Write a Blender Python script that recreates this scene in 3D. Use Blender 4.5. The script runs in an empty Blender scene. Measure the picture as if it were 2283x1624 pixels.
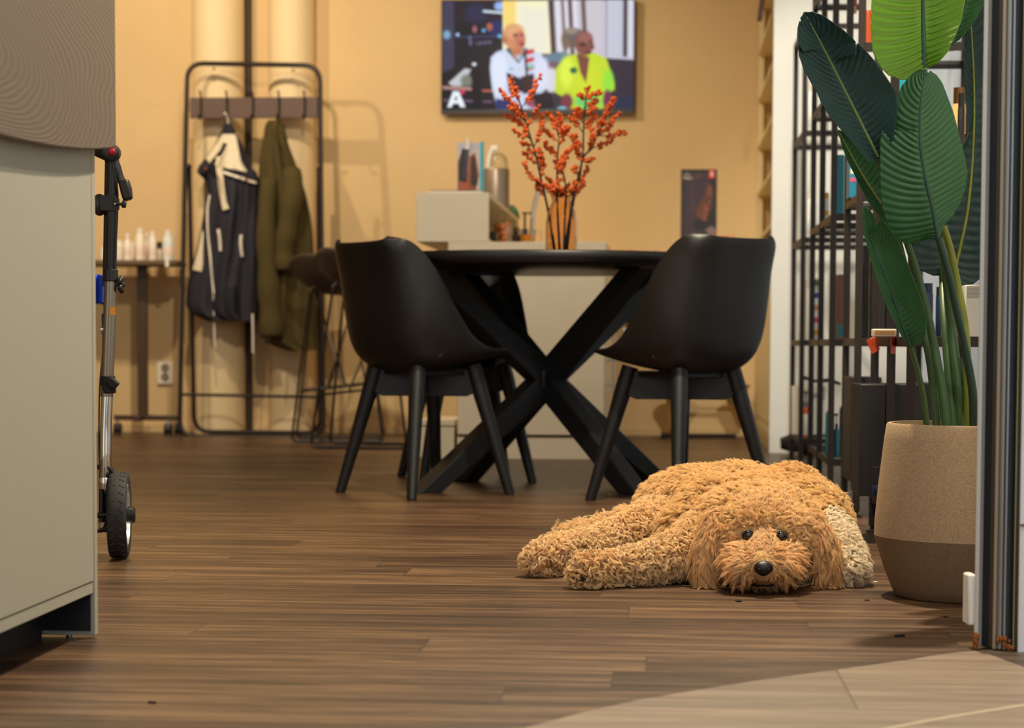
import bpy, bmesh, math, random
import numpy as np
from mathutils import Vector, Matrix, noise
from mathutils.bvhtree import BVHTree

random.seed(7)
rng = np.random.default_rng(11)
SC = bpy.context.scene
COL = SC.collection
PI = math.pi

# ------------------------------------------------------------------ camera
FPX = 4700.0                      # focal length in pixels of a 2283 px wide frame
CX, CY = 1141.5, 1031.0           # principal point (the photograph is cropped off centre)
H = 0.467                         # lens height above the floor
YAW, PITCH, ROLL = math.radians(4.1), math.atan(0.056), 0.004
cam_d = bpy.data.cameras.new('camera')
cam = bpy.data.objects.new('camera', cam_d); COL.objects.link(cam)
CM = Matrix.Translation((0, 0, H)) @ Matrix.Rotation(YAW, 4, 'Z') @ Matrix.Rotation(PI / 2 - PITCH, 4, 'X') @ Matrix.Rotation(ROLL, 4, 'Z')
cam.matrix_world = CM
cam_d.sensor_width = 36.0
cam_d.lens = FPX * 36.0 / 2283.0
cam_d.shift_x = 0.0
cam_d.shift_y = (CY - 812.0) / 2283.0
cam_d.clip_start = 0.05; cam_d.clip_end = 100
cam_d.dof.use_dof = True
cam_d.dof.focus_distance = 4.06
cam_d.dof.aperture_fstop = 5.6
SC.camera = cam

# ------------------------------------------------------------------ exposure
SC.view_settings.view_transform = 'Standard'
SC.view_settings.look = 'None'
SC.view_settings.exposure = 0.0
SC.view_settings.gamma = 1.0
SC.view_settings.use_curve_mapping = False
SC.cycles.use_denoising = True
SC.cycles.max_bounces = 8
SC.cycles.transparent_max_bounces = 12
SC.cycles.sample_clamp_indirect = 6.0
SC.cycles.caustics_reflective = False
SC.cycles.caustics_refractive = False

# ------------------------------------------------------------------ daylight outside
world = bpy.data.worlds.new('daylight'); SC.world = world
world.use_nodes = True
bg = world.node_tree.nodes['Background']
bg.inputs[0].default_value = (0.93, 0.97, 1.0, 1)
bg.inputs[1].default_value = 1.0

# ------------------------------------------------------------------ ceiling spots and added fill spots
def spot(name, loc, target, power, color=(1, .76, .48), size=2.2, blend=.6, rad=.035):
    l = bpy.data.lights.new(name, 'SPOT'); l.energy = power; l.color = color
    l.spot_size = size; l.spot_blend = blend; l.shadow_soft_size = rad
    o = bpy.data.objects.new(name, l); COL.objects.link(o)
    o.location = loc
    o.rotation_euler = (Vector(target) - Vector(loc)).to_track_quat('-Z', 'Y').to_euler()
    return o
YW = 10.82                        # the back wall stands at Y = YW
WARM = (1.0, .83, .60)
SPOTS = [
    ((-3.3, 8.7, 2.8), (-3.3, 10.7, .9), 108, WARM, 2.2),
    ((-1.9, 8.6, 2.8), (-1.8, 10.8, .7), 112, WARM, 2.2),
    ((-0.5, 8.9, 2.8), (-0.8, 10.8, .8), 16, WARM, 2.2),
    ((-0.9, 5.9, 2.8), (-1.0, 8.6, .6), 195, (1.0, .88, .70), 1.35),
    ((0.42, 6.9, 2.8), (0.86, 9.03, 1.1), 200, (1.0, .95, .84), .85),  # narrow unseen spot added to brighten the white partition
    ((0.12, 4.75, 2.8), (0.25, 4.0, 0.0), 500, (1.0, .86, .62), 2.2),
    ((-1.3, 5.2, 2.8), (-1.2, 4.6, 0.0), 40, WARM, 2.2),
    ((0.35, 2.35, 2.8), (0.2, 3.4, 0.0), 75, (1.0, .90, .74), 2.0),  # unseen fill added for the dog's face and the front floor
]
for (a, b, p, c, sz) in SPOTS:
    spot('ceiling_or_fill_spot', a, b, p, c, size=sz)

# ------------------------------------------------------------------ pixel to place
CMR = CM.to_3x3()
FWD = Vector((-math.sin(YAW), math.cos(YAW), 0)); RGT = Vector((math.cos(YAW), math.sin(YAW), 0))
EYE = Vector((0, 0, H))
def ray(px, py):
    return CMR @ Vector(((px - CX) / FPX, -(py - CY) / FPX, -1))
def V(px, py, d):                 # point seen at (px, py), d metres ahead
    r = ray(px, py); return EYE + r * (d / r.dot(FWD))
def atz(px, py, z=0.0):
    r = ray(px, py); return EYE + r * ((z - H) / r.z)
def aty(px, py, Y):
    r = ray(px, py); return EYE + r * (Y / r.y)
def atx(px, py, X):
    r = ray(px, py); return EYE + r * (X / r.x)
def W(px, py, off=0.0):           # point on a plane parallel to the back wall
    return aty(px, py, YW - off)
def Cc(xc, d, z=0.0):             # metres right of / ahead of the lens
    return RGT * xc + FWD * d + Vector((0, 0, z))

# ------------------------------------------------------------------ materials
def s2l(c):
    return tuple(((v / 255.0) / 12.92 if v / 255.0 <= .04045 else (((v / 255.0) + .055) / 1.055) ** 2.4) for v in c)
MATS = {}
def mat(name, rgb, rough=.5, metal=0., noise_amt=0., scale=20., bump=0., bscale=None, spec=.5, stretch=(1, 1, 1), **kw):
    if name in MATS: return MATS[name]
    m = bpy.data.materials.new(name); m.use_nodes = True; MATS[name] = m
    nt = m.node_tree; b = nt.nodes['Principled BSDF']
    c = s2l(rgb)
    b.inputs['Base Color'].default_value = (*c, 1)
    b.inputs['Roughness'].default_value = rough
    b.inputs['Metallic'].default_value = metal
    b.inputs['Specular IOR Level'].default_value = spec
    for k, v in kw.items():
        b.inputs[k.replace('_', ' ')].default_value = v
    if noise_amt or bump:
        tc = nt.nodes.new('ShaderNodeTexCoord'); mp = nt.nodes.new('ShaderNodeMapping')
        mp.inputs['Scale'].default_value = stretch
        nt.links.new(tc.outputs['Object'], mp.inputs['Vector'])
        n = nt.nodes.new('ShaderNodeTexNoise'); n.inputs['Scale'].default_value = scale; n.inputs['Detail'].default_value = 5
        nt.links.new(mp.outputs[0], n.inputs['Vector'])
        if noise_amt:
            r = nt.nodes.new('ShaderNodeValToRGB')
            r.color_ramp.elements[0].position = .3; r.color_ramp.elements[1].position = .7
            r.color_ramp.elements[0].color = (*[v * (1 - noise_amt) for v in c], 1)
            r.color_ramp.elements[1].color = (*[min(1, v * (1 + noise_amt)) for v in c], 1)
            nt.links.new(n.outputs['Fac'], r.inputs[0]); nt.links.new(r.outputs[0], b.inputs['Base Color'])
        if bump:
            n2 = n
            if bscale:
                n2 = nt.nodes.new('ShaderNodeTexNoise'); n2.inputs['Scale'].default_value = bscale; n2.inputs['Detail'].default_value = 3
                nt.links.new(mp.outputs[0], n2.inputs['Vector'])
            bp = nt.nodes.new('ShaderNodeBump'); bp.inputs['Strength'].default_value = bump; bp.inputs['Distance'].default_value = .002
            nt.links.new(n2.outputs['Fac'], bp.inputs['Height']); nt.links.new(bp.outputs[0], b.inputs['Normal'])
    return m

# ------------------------------------------------------------------ mesh builder
class MB:
    def __init__(s): s.v = []; s.f = []
    def add(s, vs, fs):
        n = len(s.v); s.v += [tuple(v) for v in vs]; s.f += [tuple(i + n for i in f) for f in fs]; return s
    def box(s, c, size, rz=0., M=None):
        hx, hy, hz = [q / 2 for q in size]
        vs = [Vector((x, y, z)) for z in (-hz, hz) for y in (-hy, hy) for x in (-hx, hx)]
        R = M if M is not None else Matrix.Rotation(rz, 3, 'Z')
        vs = [R @ v + Vector(c) for v in vs]
        return s.add(vs, [(0, 2, 3, 1), (4, 5, 7, 6), (0, 1, 5, 4), (2, 6, 7, 3), (0, 4, 6, 2), (1, 3, 7, 5)])
    def bb(s, a, b):
        a = Vector(a); b = Vector(b)
        return s.box((a + b) / 2, [abs(q) for q in (b - a)])
    def beam(s, a, b, w, t, up=(0, 0, 1)):
        a = Vector(a); b = Vector(b); d = (b - a); L = d.length; d = d.normalized()
        u = Vector(up); x = d.cross(u).normalized(); y = x.cross(d)
        M = Matrix((x, d, y)).transposed()
        return s.box((a + b) / 2, (w, L, t), M=M)
    def tube(s, pts, r, seg=12, closed=False, caps=True, flat=1.0, up=None):
        pts = [Vector(p) for p in pts]; n = len(pts)
        rs = r if isinstance(r, (list, tuple)) else [r] * n
        tang = []
        for i in range(n):
            if closed: t = pts[(i + 1) % n] - pts[i - 1]
            else: t = pts[min(i + 1, n - 1)] - pts[max(i - 1, 0)]
            tang.append(t.normalized() if t.length > 1e-9 else Vector((0, 0, 1)))
        t0 = tang[0]; ref = Vector(up) if up else (Vector((0, 0, 1)) if abs(t0.z) < .9 else Vector((1, 0, 0)))
        nrm = (ref - t0 * ref.dot(t0)).normalized()
        vs = []; fs = []
        for i in range(n):
            t = tang[i]; nrm = (nrm - t * nrm.dot(t))
            nrm = nrm.normalized() if nrm.length > 1e-6 else t.orthogonal().normalized()
            b = t.cross(nrm)
            for k in range(seg):
                a = 2 * PI * k / seg
                vs.append(pts[i] + (nrm * math.cos(a) * flat + b * math.sin(a)) * rs[i])
        m = n if closed else n - 1
        for i in range(m):
            j = (i + 1) % n
            for k in range(seg):
                l = (k + 1) % seg
                fs.append((i * seg + k, i * seg + l, j * seg + l, j * seg + k))
        if caps and not closed:
            fs.append(tuple(range(seg - 1, -1, -1))); fs.append(tuple((n - 1) * seg + k for k in range(seg)))
        return s.add(vs, fs)
    def cyl(s, a, b, r, seg=20, r2=None):
        return s.tube([a, b], [r, r if r2 is None else r2], seg)
    def lathe(s, prof, c=(0, 0, 0), seg=32, M=None, ribs=0, rib=0.):
        c = Vector(c); vs = []; fs = []; n = len(prof)
        for (r, z) in prof:
            for k in range(seg):
                a = 2 * PI * k / seg
                rr = r * (1 + (rib * math.cos(ribs * a) if ribs and r > 0.001 else 0))
                p = Vector((rr * math.cos(a), rr * math.sin(a), z))
                if M is not None: p = M @ p
                vs.append(p + c)
        for i in range(n - 1):
            for k in range(seg):
                l = (k + 1) % seg
                fs.append((i * seg + k, i * seg + l, (i + 1) * seg + l, (i + 1) * seg + k))
        if prof[0][0] > 1e-5: fs.append(tuple(range(seg - 1, -1, -1)))
        if prof[-1][0] > 1e-5: fs.append(tuple((n - 1) * seg + k for k in range(seg)))
        return s.add(vs, fs)
    def ell(s, c, r, nu=20, nv=12, M=None):
        if not isinstance(r, (list, tuple)): r = (r, r, r)
        c = Vector(c); vs = []; fs = []
        for j in range(nv + 1):
            ph = PI * j / nv
            for i in range(nu):
                th = 2 * PI * i / nu
                p = Vector((r[0] * math.sin(ph) * math.cos(th), r[1] * math.sin(ph) * math.sin(th), r[2] * math.cos(ph)))
                if M is not None: p = M @ p
                vs.append(p + c)
        for j in range(nv):
            for i in range(nu):
                k = (i + 1) % nu
                fs.append((j * nu + i, (j + 1) * nu + i, (j + 1) * nu + k, j * nu + k))
        return s.add(vs, fs)
    def prism(s, poly, vec):                    # poly: 3D points of a flat outline, vec: thickness
        n = len(poly); vec = Vector(vec)
        vs = [Vector(p) for p in poly] + [Vector(p) + vec for p in poly]
        fs = [tuple(range(n)), tuple(range(2 * n - 1, n - 1, -1))]
        for i in range(n):
            j = (i + 1) % n; fs.append((i, i + n, j + n, j))
        return s.add(vs, fs)
    def grid(s, fn, nu, nv, closed_u=False):
        vs = [fn(i / (nu if closed_u else nu - 1), j / (nv - 1)) for j in range(nv) for i in range(nu)]
        fs = []
        for j in range(nv - 1):
            for i in range(nu if closed_u else nu - 1):
                k = (i + 1) % nu
                fs.append((j * nu + i, j * nu + k, (j + 1) * nu + k, (j + 1) * nu + i))
        return s.add(vs, fs)
    def build(s, name, m, parent=None, smooth=True, bevel=0., bseg=2, recalc=True, auto=40):
        me = bpy.data.meshes.new(name)
        me.from_pydata(s.v, [], s.f); me.update()
        if recalc:
            bm = bmesh.new(); bm.from_mesh(me); bmesh.ops.remove_doubles(bm, verts=bm.verts, dist=1e-6)
            bmesh.ops.recalc_face_normals(bm, faces=bm.faces); bm.to_mesh(me); bm.free()
        if smooth:
            me.polygons.foreach_set('use_smooth', [True] * len(me.polygons))
            if auto: me.set_sharp_from_angle(angle=math.radians(auto))
        o = bpy.data.objects.new(name, me); COL.objects.link(o)
        if m is not None: me.materials.append(m)
        if bevel:
            bv = o.modifiers.new('bevel', 'BEVEL'); bv.width = bevel; bv.segments = bseg; bv.limit_method = 'ANGLE'
            bv.angle_limit = math.radians(35)
        if parent is not None: adopt(o, parent)
        return o
def adopt(o, parent):
    o.parent = parent; o.matrix_parent_inverse = parent_matrix(parent).inverted()
def parent_matrix(p):
    m = Matrix.LocRotScale(p.location, p.rotation_euler, p.scale) if p.rotation_mode else p.matrix_basis
    if p.parent: m = parent_matrix(p.parent) @ p.matrix_parent_inverse @ m
    return m
def tag(o, label=None, cat=None, group=None, kind=None):
    if label: o['label'] = label
    if cat: o['category'] = cat
    if group: o['group'] = group
    if kind: o['kind'] = kind
    return o
def thing(name, loc, label, cat, group=None, rz=0.):
    o = bpy.data.objects.new(name, None); COL.objects.link(o); o.empty_display_size = .05
    o.location = loc; o.rotation_euler = (0, 0, rz)
    return tag(o, label, cat, group)
def kids(o): return [c for c in bpy.data.objects if c.parent == o]
def copy_tree(o, parent=None):
    c = o.copy(); COL.objects.link(c)
    if parent is not None: c.parent = parent
    for ch in kids(o): copy_tree(ch, c)
    return c
def struct(o): o['kind'] = 'structure'; return o
def fillet(pts, r, n=6, closed=False):
    pts = [Vector(p) for p in pts]; out = []; N = len(pts)
    for i, p in enumerate(pts):
        if not closed and i in (0, N - 1): out.append(p); continue
        a = pts[i - 1]; b = pts[(i + 1) % N]
        da = (a - p); db = (b - p); ra = min(r, da.length * .45, db.length * .45)
        A = p + da.normalized() * ra; B = p + db.normalized() * ra
        for k in range(n + 1):
            t = k / n; out.append(A * (1 - t) ** 2 + p * 2 * t * (1 - t) + B * t * t)
    return out
def interp(xs, ys, x): return float(np.interp(x, xs, ys))
def smoothpts(pts, n=6):
    pts = [Vector(p) for p in pts]; out = []
    P = [pts[0] * 2 - pts[1]] + pts + [pts[-1] * 2 - pts[-2]]
    for i in range(1, len(P) - 2):
        for k in range(n):
            t = k / n; a, b, c, d = P[i - 1], P[i], P[i + 1], P[i + 2]
            out.append(.5 * ((2 * b) + (c - a) * t + (2 * a - 5 * b + 4 * c - d) * t * t + (3 * b - a - 3 * c + d) * t ** 3))
    out.append(pts[-1]); return out

# ------------------------------------------------------------------ printed / lit pictures as coloured grids
class Pic:
    def __init__(s, nx, ny, x0, y0, x1, y1, base):
        s.X, s.Y = np.meshgrid(np.linspace(x0, x1, nx), np.linspace(y0, y1, ny)); s.nx, s.ny = nx, ny
        s.c = np.zeros((ny, nx, 3)); s.c[:] = base
    def blend(s, a, col): a = np.clip(a, 0, 1)[..., None]; s.c = s.c * (1 - a) + np.array(col) * a
    def ell(s, cx, cy, rx, ry, col, soft=.15, rot=0):
        dx = s.X - cx; dy = s.Y - cy; c, q = math.cos(rot), math.sin(rot)
        d = np.sqrt(((dx * c + dy * q) / rx) ** 2 + ((-dx * q + dy * c) / ry) ** 2)
        s.blend((1 - d) / soft + .5, col); return s
    def poly(s, pts, col, soft=1.2):
        n = len(pts); ins = np.zeros(s.X.shape, bool); dist = np.full(s.X.shape, 1e9)
        for i in range(n):
            x0, y0 = pts[i]; x1, y1 = pts[(i + 1) % n]
            if y0 != y1:
                cond = ((y0 > s.Y) != (y1 > s.Y)) & (s.X < (x1 - x0) * (s.Y - y0) / (y1 - y0) + x0); ins ^= cond
            L = max((x1 - x0) ** 2 + (y1 - y0) ** 2, 1e-9)
            t = np.clip(((s.X - x0) * (x1 - x0) + (s.Y - y0) * (y1 - y0)) / L, 0, 1)
            dist = np.minimum(dist, np.hypot(s.X - x0 - t * (x1 - x0), s.Y - y0 - t * (y1 - y0)))
        s.blend(np.where(ins, .5 + dist / soft, .5 - dist / soft), col); return s
    def line(s, x0, y0, x1, y1, w, col, soft=1.2):
        L = max((x1 - x0) ** 2 + (y1 - y0) ** 2, 1e-9)
        t = np.clip(((s.X - x0) * (x1 - x0) + (s.Y - y0) * (y1 - y0)) / L, 0, 1)
        d = np.hypot(s.X - x0 - t * (x1 - x0), s.Y - y0 - t * (y1 - y0))
        s.blend((w / 2 - d) / soft + .5, col); return s
    def mesh(s, name, corner, m, parent):
        # corner(u, v) -> 3D point, u to the right, v down
        vs = [corner(i / (s.nx - 1), j / (s.ny - 1)) for j in range(s.ny) for i in range(s.nx)]
        fs = [(j * s.nx + i, (j + 1) * s.nx + i, (j + 1) * s.nx + i + 1, j * s.nx + i + 1) for j in range(s.ny - 1) for i in range(s.nx - 1)]
        me = bpy.data.meshes.new(name); me.from_pydata([tuple(v) for v in vs], [], fs); me.update()
        at = me.color_attributes.new('picture', 'FLOAT_COLOR', 'POINT')
        c = np.clip(s.c, 0, 255) / 255.0; lin = np.where(c <= .04045, c / 12.92, ((c + .055) / 1.055) ** 2.4)
        at.data.foreach_set('color', np.concatenate([lin.reshape(-1, 3), np.ones((lin.size // 3, 1))], 1).ravel().astype(np.float32))
        me.materials.append(m)
        o = bpy.data.objects.new(name, me); COL.objects.link(o)
        if parent is not None: adopt(o, parent)
        return o
def picmat(name, emit=0., rough=.4):
    m = bpy.data.materials.new(name); m.use_nodes = True; nt = m.node_tree; b = nt.nodes['Principled BSDF']
    a = nt.nodes.new('ShaderNodeAttribute'); a.attribute_name = 'picture'
    b.inputs['Roughness'].default_value = rough
    if emit:
        b.inputs['Base Color'].default_value = (.004, .004, .004, 1); b.inputs['Specular IOR Level'].default_value = .12
        nt.links.new(a.outputs['Color'], b.inputs['Emission Color']); b.inputs['Emission Strength'].default_value = emit
    else: nt.links.new(a.outputs['Color'], b.inputs['Base Color'])
    return m
def text(body, name, size, m, origin, xdir, ydir, parent, bold=.0, spacing=1.0):
    cu = bpy.data.curves.new(name, 'FONT'); cu.body = body; cu.size = size; cu.extrude = .0006; cu.offset = bold; cu.space_character = spacing
    cu.materials.append(m)
    t = bpy.data.objects.new(name + '_tmp', cu); COL.objects.link(t)
    dg = bpy.context.evaluated_depsgraph_get(); me = bpy.data.meshes.new_from_object(t.evaluated_get(dg))
    bpy.data.objects.remove(t)
    x = Vector(xdir).normalized(); y = Vector(ydir).normalized(); z = x.cross(y)
    M = Matrix.Translation(origin) @ Matrix((x, y, z)).transposed().to_4x4()
    me.transform(M)
    o = bpy.data.objects.new(name, me); COL.objects.link(o)
    if not me.materials: me.materials.append(m)
    adopt(o, parent); return o
# ================================================================== the room
WALLC = (222, 190, 138)
m_wall = mat('ochre_wall_paint', WALLC, .85, noise_amt=.03, scale=3, bump=.1, bscale=250)
m_white = mat('white_wall_paint', (236, 232, 220), .8, noise_amt=.02, scale=4)
m_ceil = mat('ceiling_paint', (225, 215, 195), .9, noise_amt=.02, scale=4)
m_alu = mat('brushed_aluminium', (196, 192, 184), .35, .9, noise_amt=.05, scale=30, stretch=(1, 1, .02))

# wood-look vinyl planks: rows across the room, grain along X
m_floor = bpy.data.materials.new('brown_plank_floor'); m_floor.use_nodes = True
def floor_material(m, dark, mid, light, rough=.42, row=.15):
    nt = m.node_tree; N = nt.nodes; L = nt.links; b = N['Principled BSDF']
    geo = N.new('ShaderNodeNewGeometry'); sep = N.new('ShaderNodeSeparateXYZ'); L.new(geo.outputs['Position'], sep.inputs[0])
    def math_(op, a, bv, c=None):
        n = N.new('ShaderNodeMath'); n.operation = op
        for i, q in enumerate((a, bv, c)):
            if q is None: continue
            if isinstance(q, (int, float)): n.inputs[i].default_value = q
            else: L.new(q, n.inputs[i])
        return n.outputs[0]
    ry = math_('DIVIDE', sep.outputs['Y'], row); rowi = math_('FLOOR', ry, 0); fy = math_('FRACT', ry, 0)
    wn = N.new('ShaderNodeTexWhiteNoise'); wn.noise_dimensions = '1D'; L.new(rowi, wn.inputs['W'])
    sx = math_('ADD', math_('DIVIDE', sep.outputs['X'], 1.22), math_('MULTIPLY', wn.outputs['Value'], 7.3))
    ci = math_('FLOOR', sx, 0); fx = math_('FRACT', sx, 0)
    cv = N.new('ShaderNodeCombineXYZ'); L.new(rowi, cv.inputs[0]); L.new(ci, cv.inputs[1])
    wn2 = N.new('ShaderNodeTexWhiteNoise'); wn2.noise_dimensions = '2D'; L.new(cv.outputs[0], wn2.inputs['Vector'])
    gx = N.new('ShaderNodeCombineXYZ')
    L.new(math_('ADD', math_('MULTIPLY', sep.outputs['X'], 1.6), math_('MULTIPLY', wn2.outputs['Value'], 40)), gx.inputs[0])
    L.new(math_('MULTIPLY', sep.outputs['Y'], 22), gx.inputs[1])
    n1 = N.new('ShaderNodeTexNoise'); n1.inputs['Scale'].default_value = 1.3; n1.inputs['Detail'].default_value = 8; n1.inputs['Roughness'].default_value = .62
    n1.inputs['Distortion'].default_value = .35; L.new(gx.outputs[0], n1.inputs['Vector'])
    gx2 = N.new('ShaderNodeCombineXYZ'); L.new(math_('MULTIPLY', sep.outputs['X'], 14), gx2.inputs[0]); L.new(math_('MULTIPLY', sep.outputs['Y'], 330), gx2.inputs[1])
    n2 = N.new('ShaderNodeTexNoise'); n2.inputs['Scale'].default_value = 1.; n2.inputs['Detail'].default_value = 4; L.new(gx2.outputs[0], n2.inputs['Vector'])
    v = math_('ADD', math_('MULTIPLY', n1.outputs['Fac'], .75), math_('MULTIPLY', n2.outputs['Fac'], .3))
    v = math_('ADD', v, math_('MULTIPLY', math_('SUBTRACT', wn2.outputs['Value'], .5), .10))
    cr = N.new('ShaderNodeValToRGB'); L.new(v, cr.inputs[0])
    e = cr.color_ramp.elements; e[0].position = .39; e[0].color = (*s2l(dark), 1); e[1].position = .65; e[1].color = (*s2l(light), 1)
    x = e.new(.52); x.color = (*s2l(mid), 1)
    # seams
    seam_y = math_('GREATER_THAN', math_('ABSOLUTE', math_('SUBTRACT', fy, .5), 0), .492)
    seam_x = math_('GREATER_THAN', math_('ABSOLUTE', math_('SUBTRACT', fx, .5), 0), .4985)
    seam = math_('MULTIPLY', math_('MAXIMUM', math_('MULTIPLY', seam_y, .15), seam_x), .55)
    mx = N.new('ShaderNodeMix'); mx.data_type = 'RGBA'; L.new(seam, mx.inputs['Factor']); L.new(cr.outputs[0], mx.inputs['A']); mx.inputs['B'].default_value = (.012, .008, .006, 1)
    # thin pale scratches
    vs = N.new('ShaderNodeTexNoise'); vs.inputs['Scale'].default_value = 3.; vs.inputs['Detail'].default_value = 2
    L.new(geo.outputs['Position'], vs.inputs['Vector'])
    L.new(mx.outputs['Result'], b.inputs['Base Color'])
    rr = math_('ADD', rough - .06, math_('MULTIPLY', n1.outputs['Fac'], .16)); L.new(rr, b.inputs['Roughness'])
    bp = N.new('ShaderNodeBump'); bp.inputs['Strength'].default_value = .35; bp.inputs['Distance'].default_value = .0012
    L.new(math_('SUBTRACT', n2.outputs['Fac'], seam), bp.inputs['Height']); L.new(bp.outputs[0], b.inputs['Normal'])
    b.inputs['Specular IOR Level'].default_value = .5
floor_material(m_floor, (42, 28, 19), (74, 51, 34), (116, 87, 61), rough=.36)
XL, XR, YF = -5.5, 1.12, -1.6
fl = MB().bb((XL, YF, -.1), (3.2, YW + .2, 0)).build('floor', m_floor, smooth=False); struct(fl)

# entrance floor: greyer vinyl beyond a curved joint, bottom right of the view
m_floor2 = bpy.data.materials.new('grey_brown_entrance_floor'); m_floor2.use_nodes = True
floor_material(m_floor2, (92, 74, 58), (114, 94, 74), (136, 114, 92), rough=.5, row=.9)
edge = [atz(*p) for p in [(1180, 1624), (1300, 1592), (1420, 1565), (1560, 1541), (1700, 1519), (1860, 1497), (2000, 1478), (2120, 1459), (2268, 1446)]]
poly = [Vector((p.x, p.y, .0)) for p in edge] + [Vector((2.6, edge[-1].y, 0)), Vector((2.6, YF, 0)), Vector((edge[0].x - .5, YF, 0)), Vector((edge[0].x - .1, edge[0].y - .25, 0))]
struct(MB().prism(poly, (0, 0, .0018)).build('floor_entrance', m_floor2, smooth=False))
jl = [atz(*p) for p in [(1900, 1648), (2000, 1622), (2120, 1600), (2283, 1574), (2400, 1556)]]
m_joint = mat('pale_floor_joint', (176, 156, 130), .5)
struct(MB().prism([p + Vector((0, 0, .0008)) for p in jl] + [p + Vector((0, -.014, .0008)) for p in reversed(jl)], (0, 0, .0016)).build('trim_1', m_joint, smooth=False))

wb = MB().bb((XL - .15, YW, 0), (1.3, YW + .15, 3.0)).build('wall_back', m_wall, smooth=False); struct(wb)
struct(MB().bb((XL - .15, YF, 0), (XL, YW, 3.0)).build('wall_left', m_wall, smooth=False))
struct(MB().bb((XL - .15, 2.2, 2.9), (3.2, YW + .15, 3.0)).build('ceiling', m_ceil, smooth=False))
sk = MB().bb((XL, YW - .012, 0), (.46, YW, .045)).build('baseboard_back', m_wall, smooth=False, bevel=.003); struct(sk)
# right-hand side: white partition block, then the window wall
PB = atz(1715, 1010)              # near corner of the partition
PX, PY = .465, PB.y
wr_ = MB(); wr_.bb((PX - .004, PY, 0), (1.3, PY + .06, 2.9)); wr_.bb((PX + .22, PY + .06, 0), (1.3, YW, 2.9))
struct(wr_.build('wall_right', m_white, smooth=False))
m_cream = mat('cream_cupboard_lacquer', (236, 214, 160), .5, noise_amt=.02, scale=6)
# tall cream cupboard with open pigeonholes let into the side of the partition
cab = thing('pigeonhole_cupboard', (PX, (PY + YW) / 2, 0), 'tall cream cupboard of open pigeonholes beside the white partition, right of the poster', 'cupboard')
y0, y1 = PY + .03, YW - .02
MB().bb((PX, y0, .12), (PX + .028, y0 + .05, 2.85)).build('frame_post', m_cream, cab, bevel=.003); MB().bb((PX, y1 - .05, .12), (PX + .028, y1, 2.85)).build('frame_post', m_cream, cab, bevel=.003)
d = MB()
for k in range(5):
    ya = y0 + .05 + (y1 - y0 - .1) * k / 5
    d.bb((PX - .003, ya + .004, .12), (PX + .02, ya + (y1 - y0 - .1) / 5 - .004, .93))
d.build('cupboard_door', m_cream, cab, bevel=.004)
for k in range(9):
    z = .98 + k * .235
    MB().bb((PX - .002, y0, z), (PX + .215, y1, z + .02)).build('shelf', m_cream, cab, bevel=.002)
MB().bb((PX + .004, y0, 0), (PX + .03, y1, .12)).build('plinth', m_cream, cab)
fb = thing('hanging_folder', W(1692, 40, .3), 'dark red folder at the top of the cream cupboard', 'folder')
MB().beam(aty(1694, 44, PY + .25), aty(1703, -30, PY + .25), .02, .1, (0, 1, 0)).build('cover', mat('dark_red_card', (74, 26, 18), .5, noise_amt=.1), fb, bevel=.002)

# window wall: sill, posts, glass, and a sheer curtain
WX = 1.12
m_frame = mat('white_window_lacquer', (226, 224, 216), .45)
m_glass = bpy.data.materials.new('window_glass'); m_glass.use_nodes = True
nt = m_glass.node_tree; nt.nodes.remove(nt.nodes['Principled BSDF'])
tr = nt.nodes.new('ShaderNodeBsdfTransparent'); gl = nt.nodes.new('ShaderNodeBsdfGlossy'); gl.inputs['Roughness'].default_value = .02
mxs = nt.nodes.new('ShaderNodeMixShader'); mxs.inputs[0].default_value = .06
nt.links.new(tr.outputs[0], mxs.inputs[1]); nt.links.new(gl.outputs[0], mxs.inputs[2]); nt.links.new(mxs.outputs[0], nt.nodes['Material Output'].inputs[0])
wys = [3.38, 5.28, 7.18, PY]
win = MB()
for i, y in enumerate(wys): win.bb((WX, y - .03, 0), (WX + .08, y + .03, 2.9))
win.bb((WX, wys[0], 0), (WX + .08, PY, .06)); win.bb((WX, wys[0], 2.6), (WX + .08, PY, 2.9))
wf = win.build('window_1', m_frame, smooth=False, bevel=.003); struct(wf)
for i in range(3):
    MB().bb((WX + .035, wys[i] + .03, .06), (WX + .043, wys[i + 1] - .03, 2.6)).build('window_pane', m_glass, wf, smooth=False)
m_sheer = bpy.data.materials.new('sheer_white_curtain'); m_sheer.use_nodes = True
nt = m_sheer.node_tree; b = nt.nodes['Principled BSDF']; b.inputs['Base Color'].default_value = (.86, .88, .86, 1); b.inputs['Roughness'].default_value = .8
tl = nt.nodes.new('ShaderNodeBsdfTranslucent'); tl.inputs[0].default_value = (.94, .96, .94, 1)
tp = nt.nodes.new('ShaderNodeBsdfTransparent')
m1 = nt.nodes.new('ShaderNodeMixShader'); m1.inputs[0].default_value = .7; nt.links.new(b.outputs[0], m1.inputs[1]); nt.links.new(tl.outputs[0], m1.inputs[2])
m2 = nt.nodes.new('ShaderNodeMixShader'); m2.inputs[0].default_value = .3; nt.links.new(m1.outputs[0], m2.inputs[1]); nt.links.new(tp.outputs[0], m2.inputs[2])
nt.links.new(m2.outputs[0], nt.nodes['Material Output'].inputs[0])
cut = MB().grid(lambda u, v: Vector((WX - .05 + .018 * math.sin(u * 190) + .008 * math.sin(u * 71 + 1), wys[0] + .1 + u * (PY - wys[0] - .2), .05 + v * 2.55)), 360, 3)
tag(cut.build('sheer_curtain', m_sheer, recalc=False, auto=0), 'sheer white curtain hanging behind the black metal shelves', 'curtain')

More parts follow.
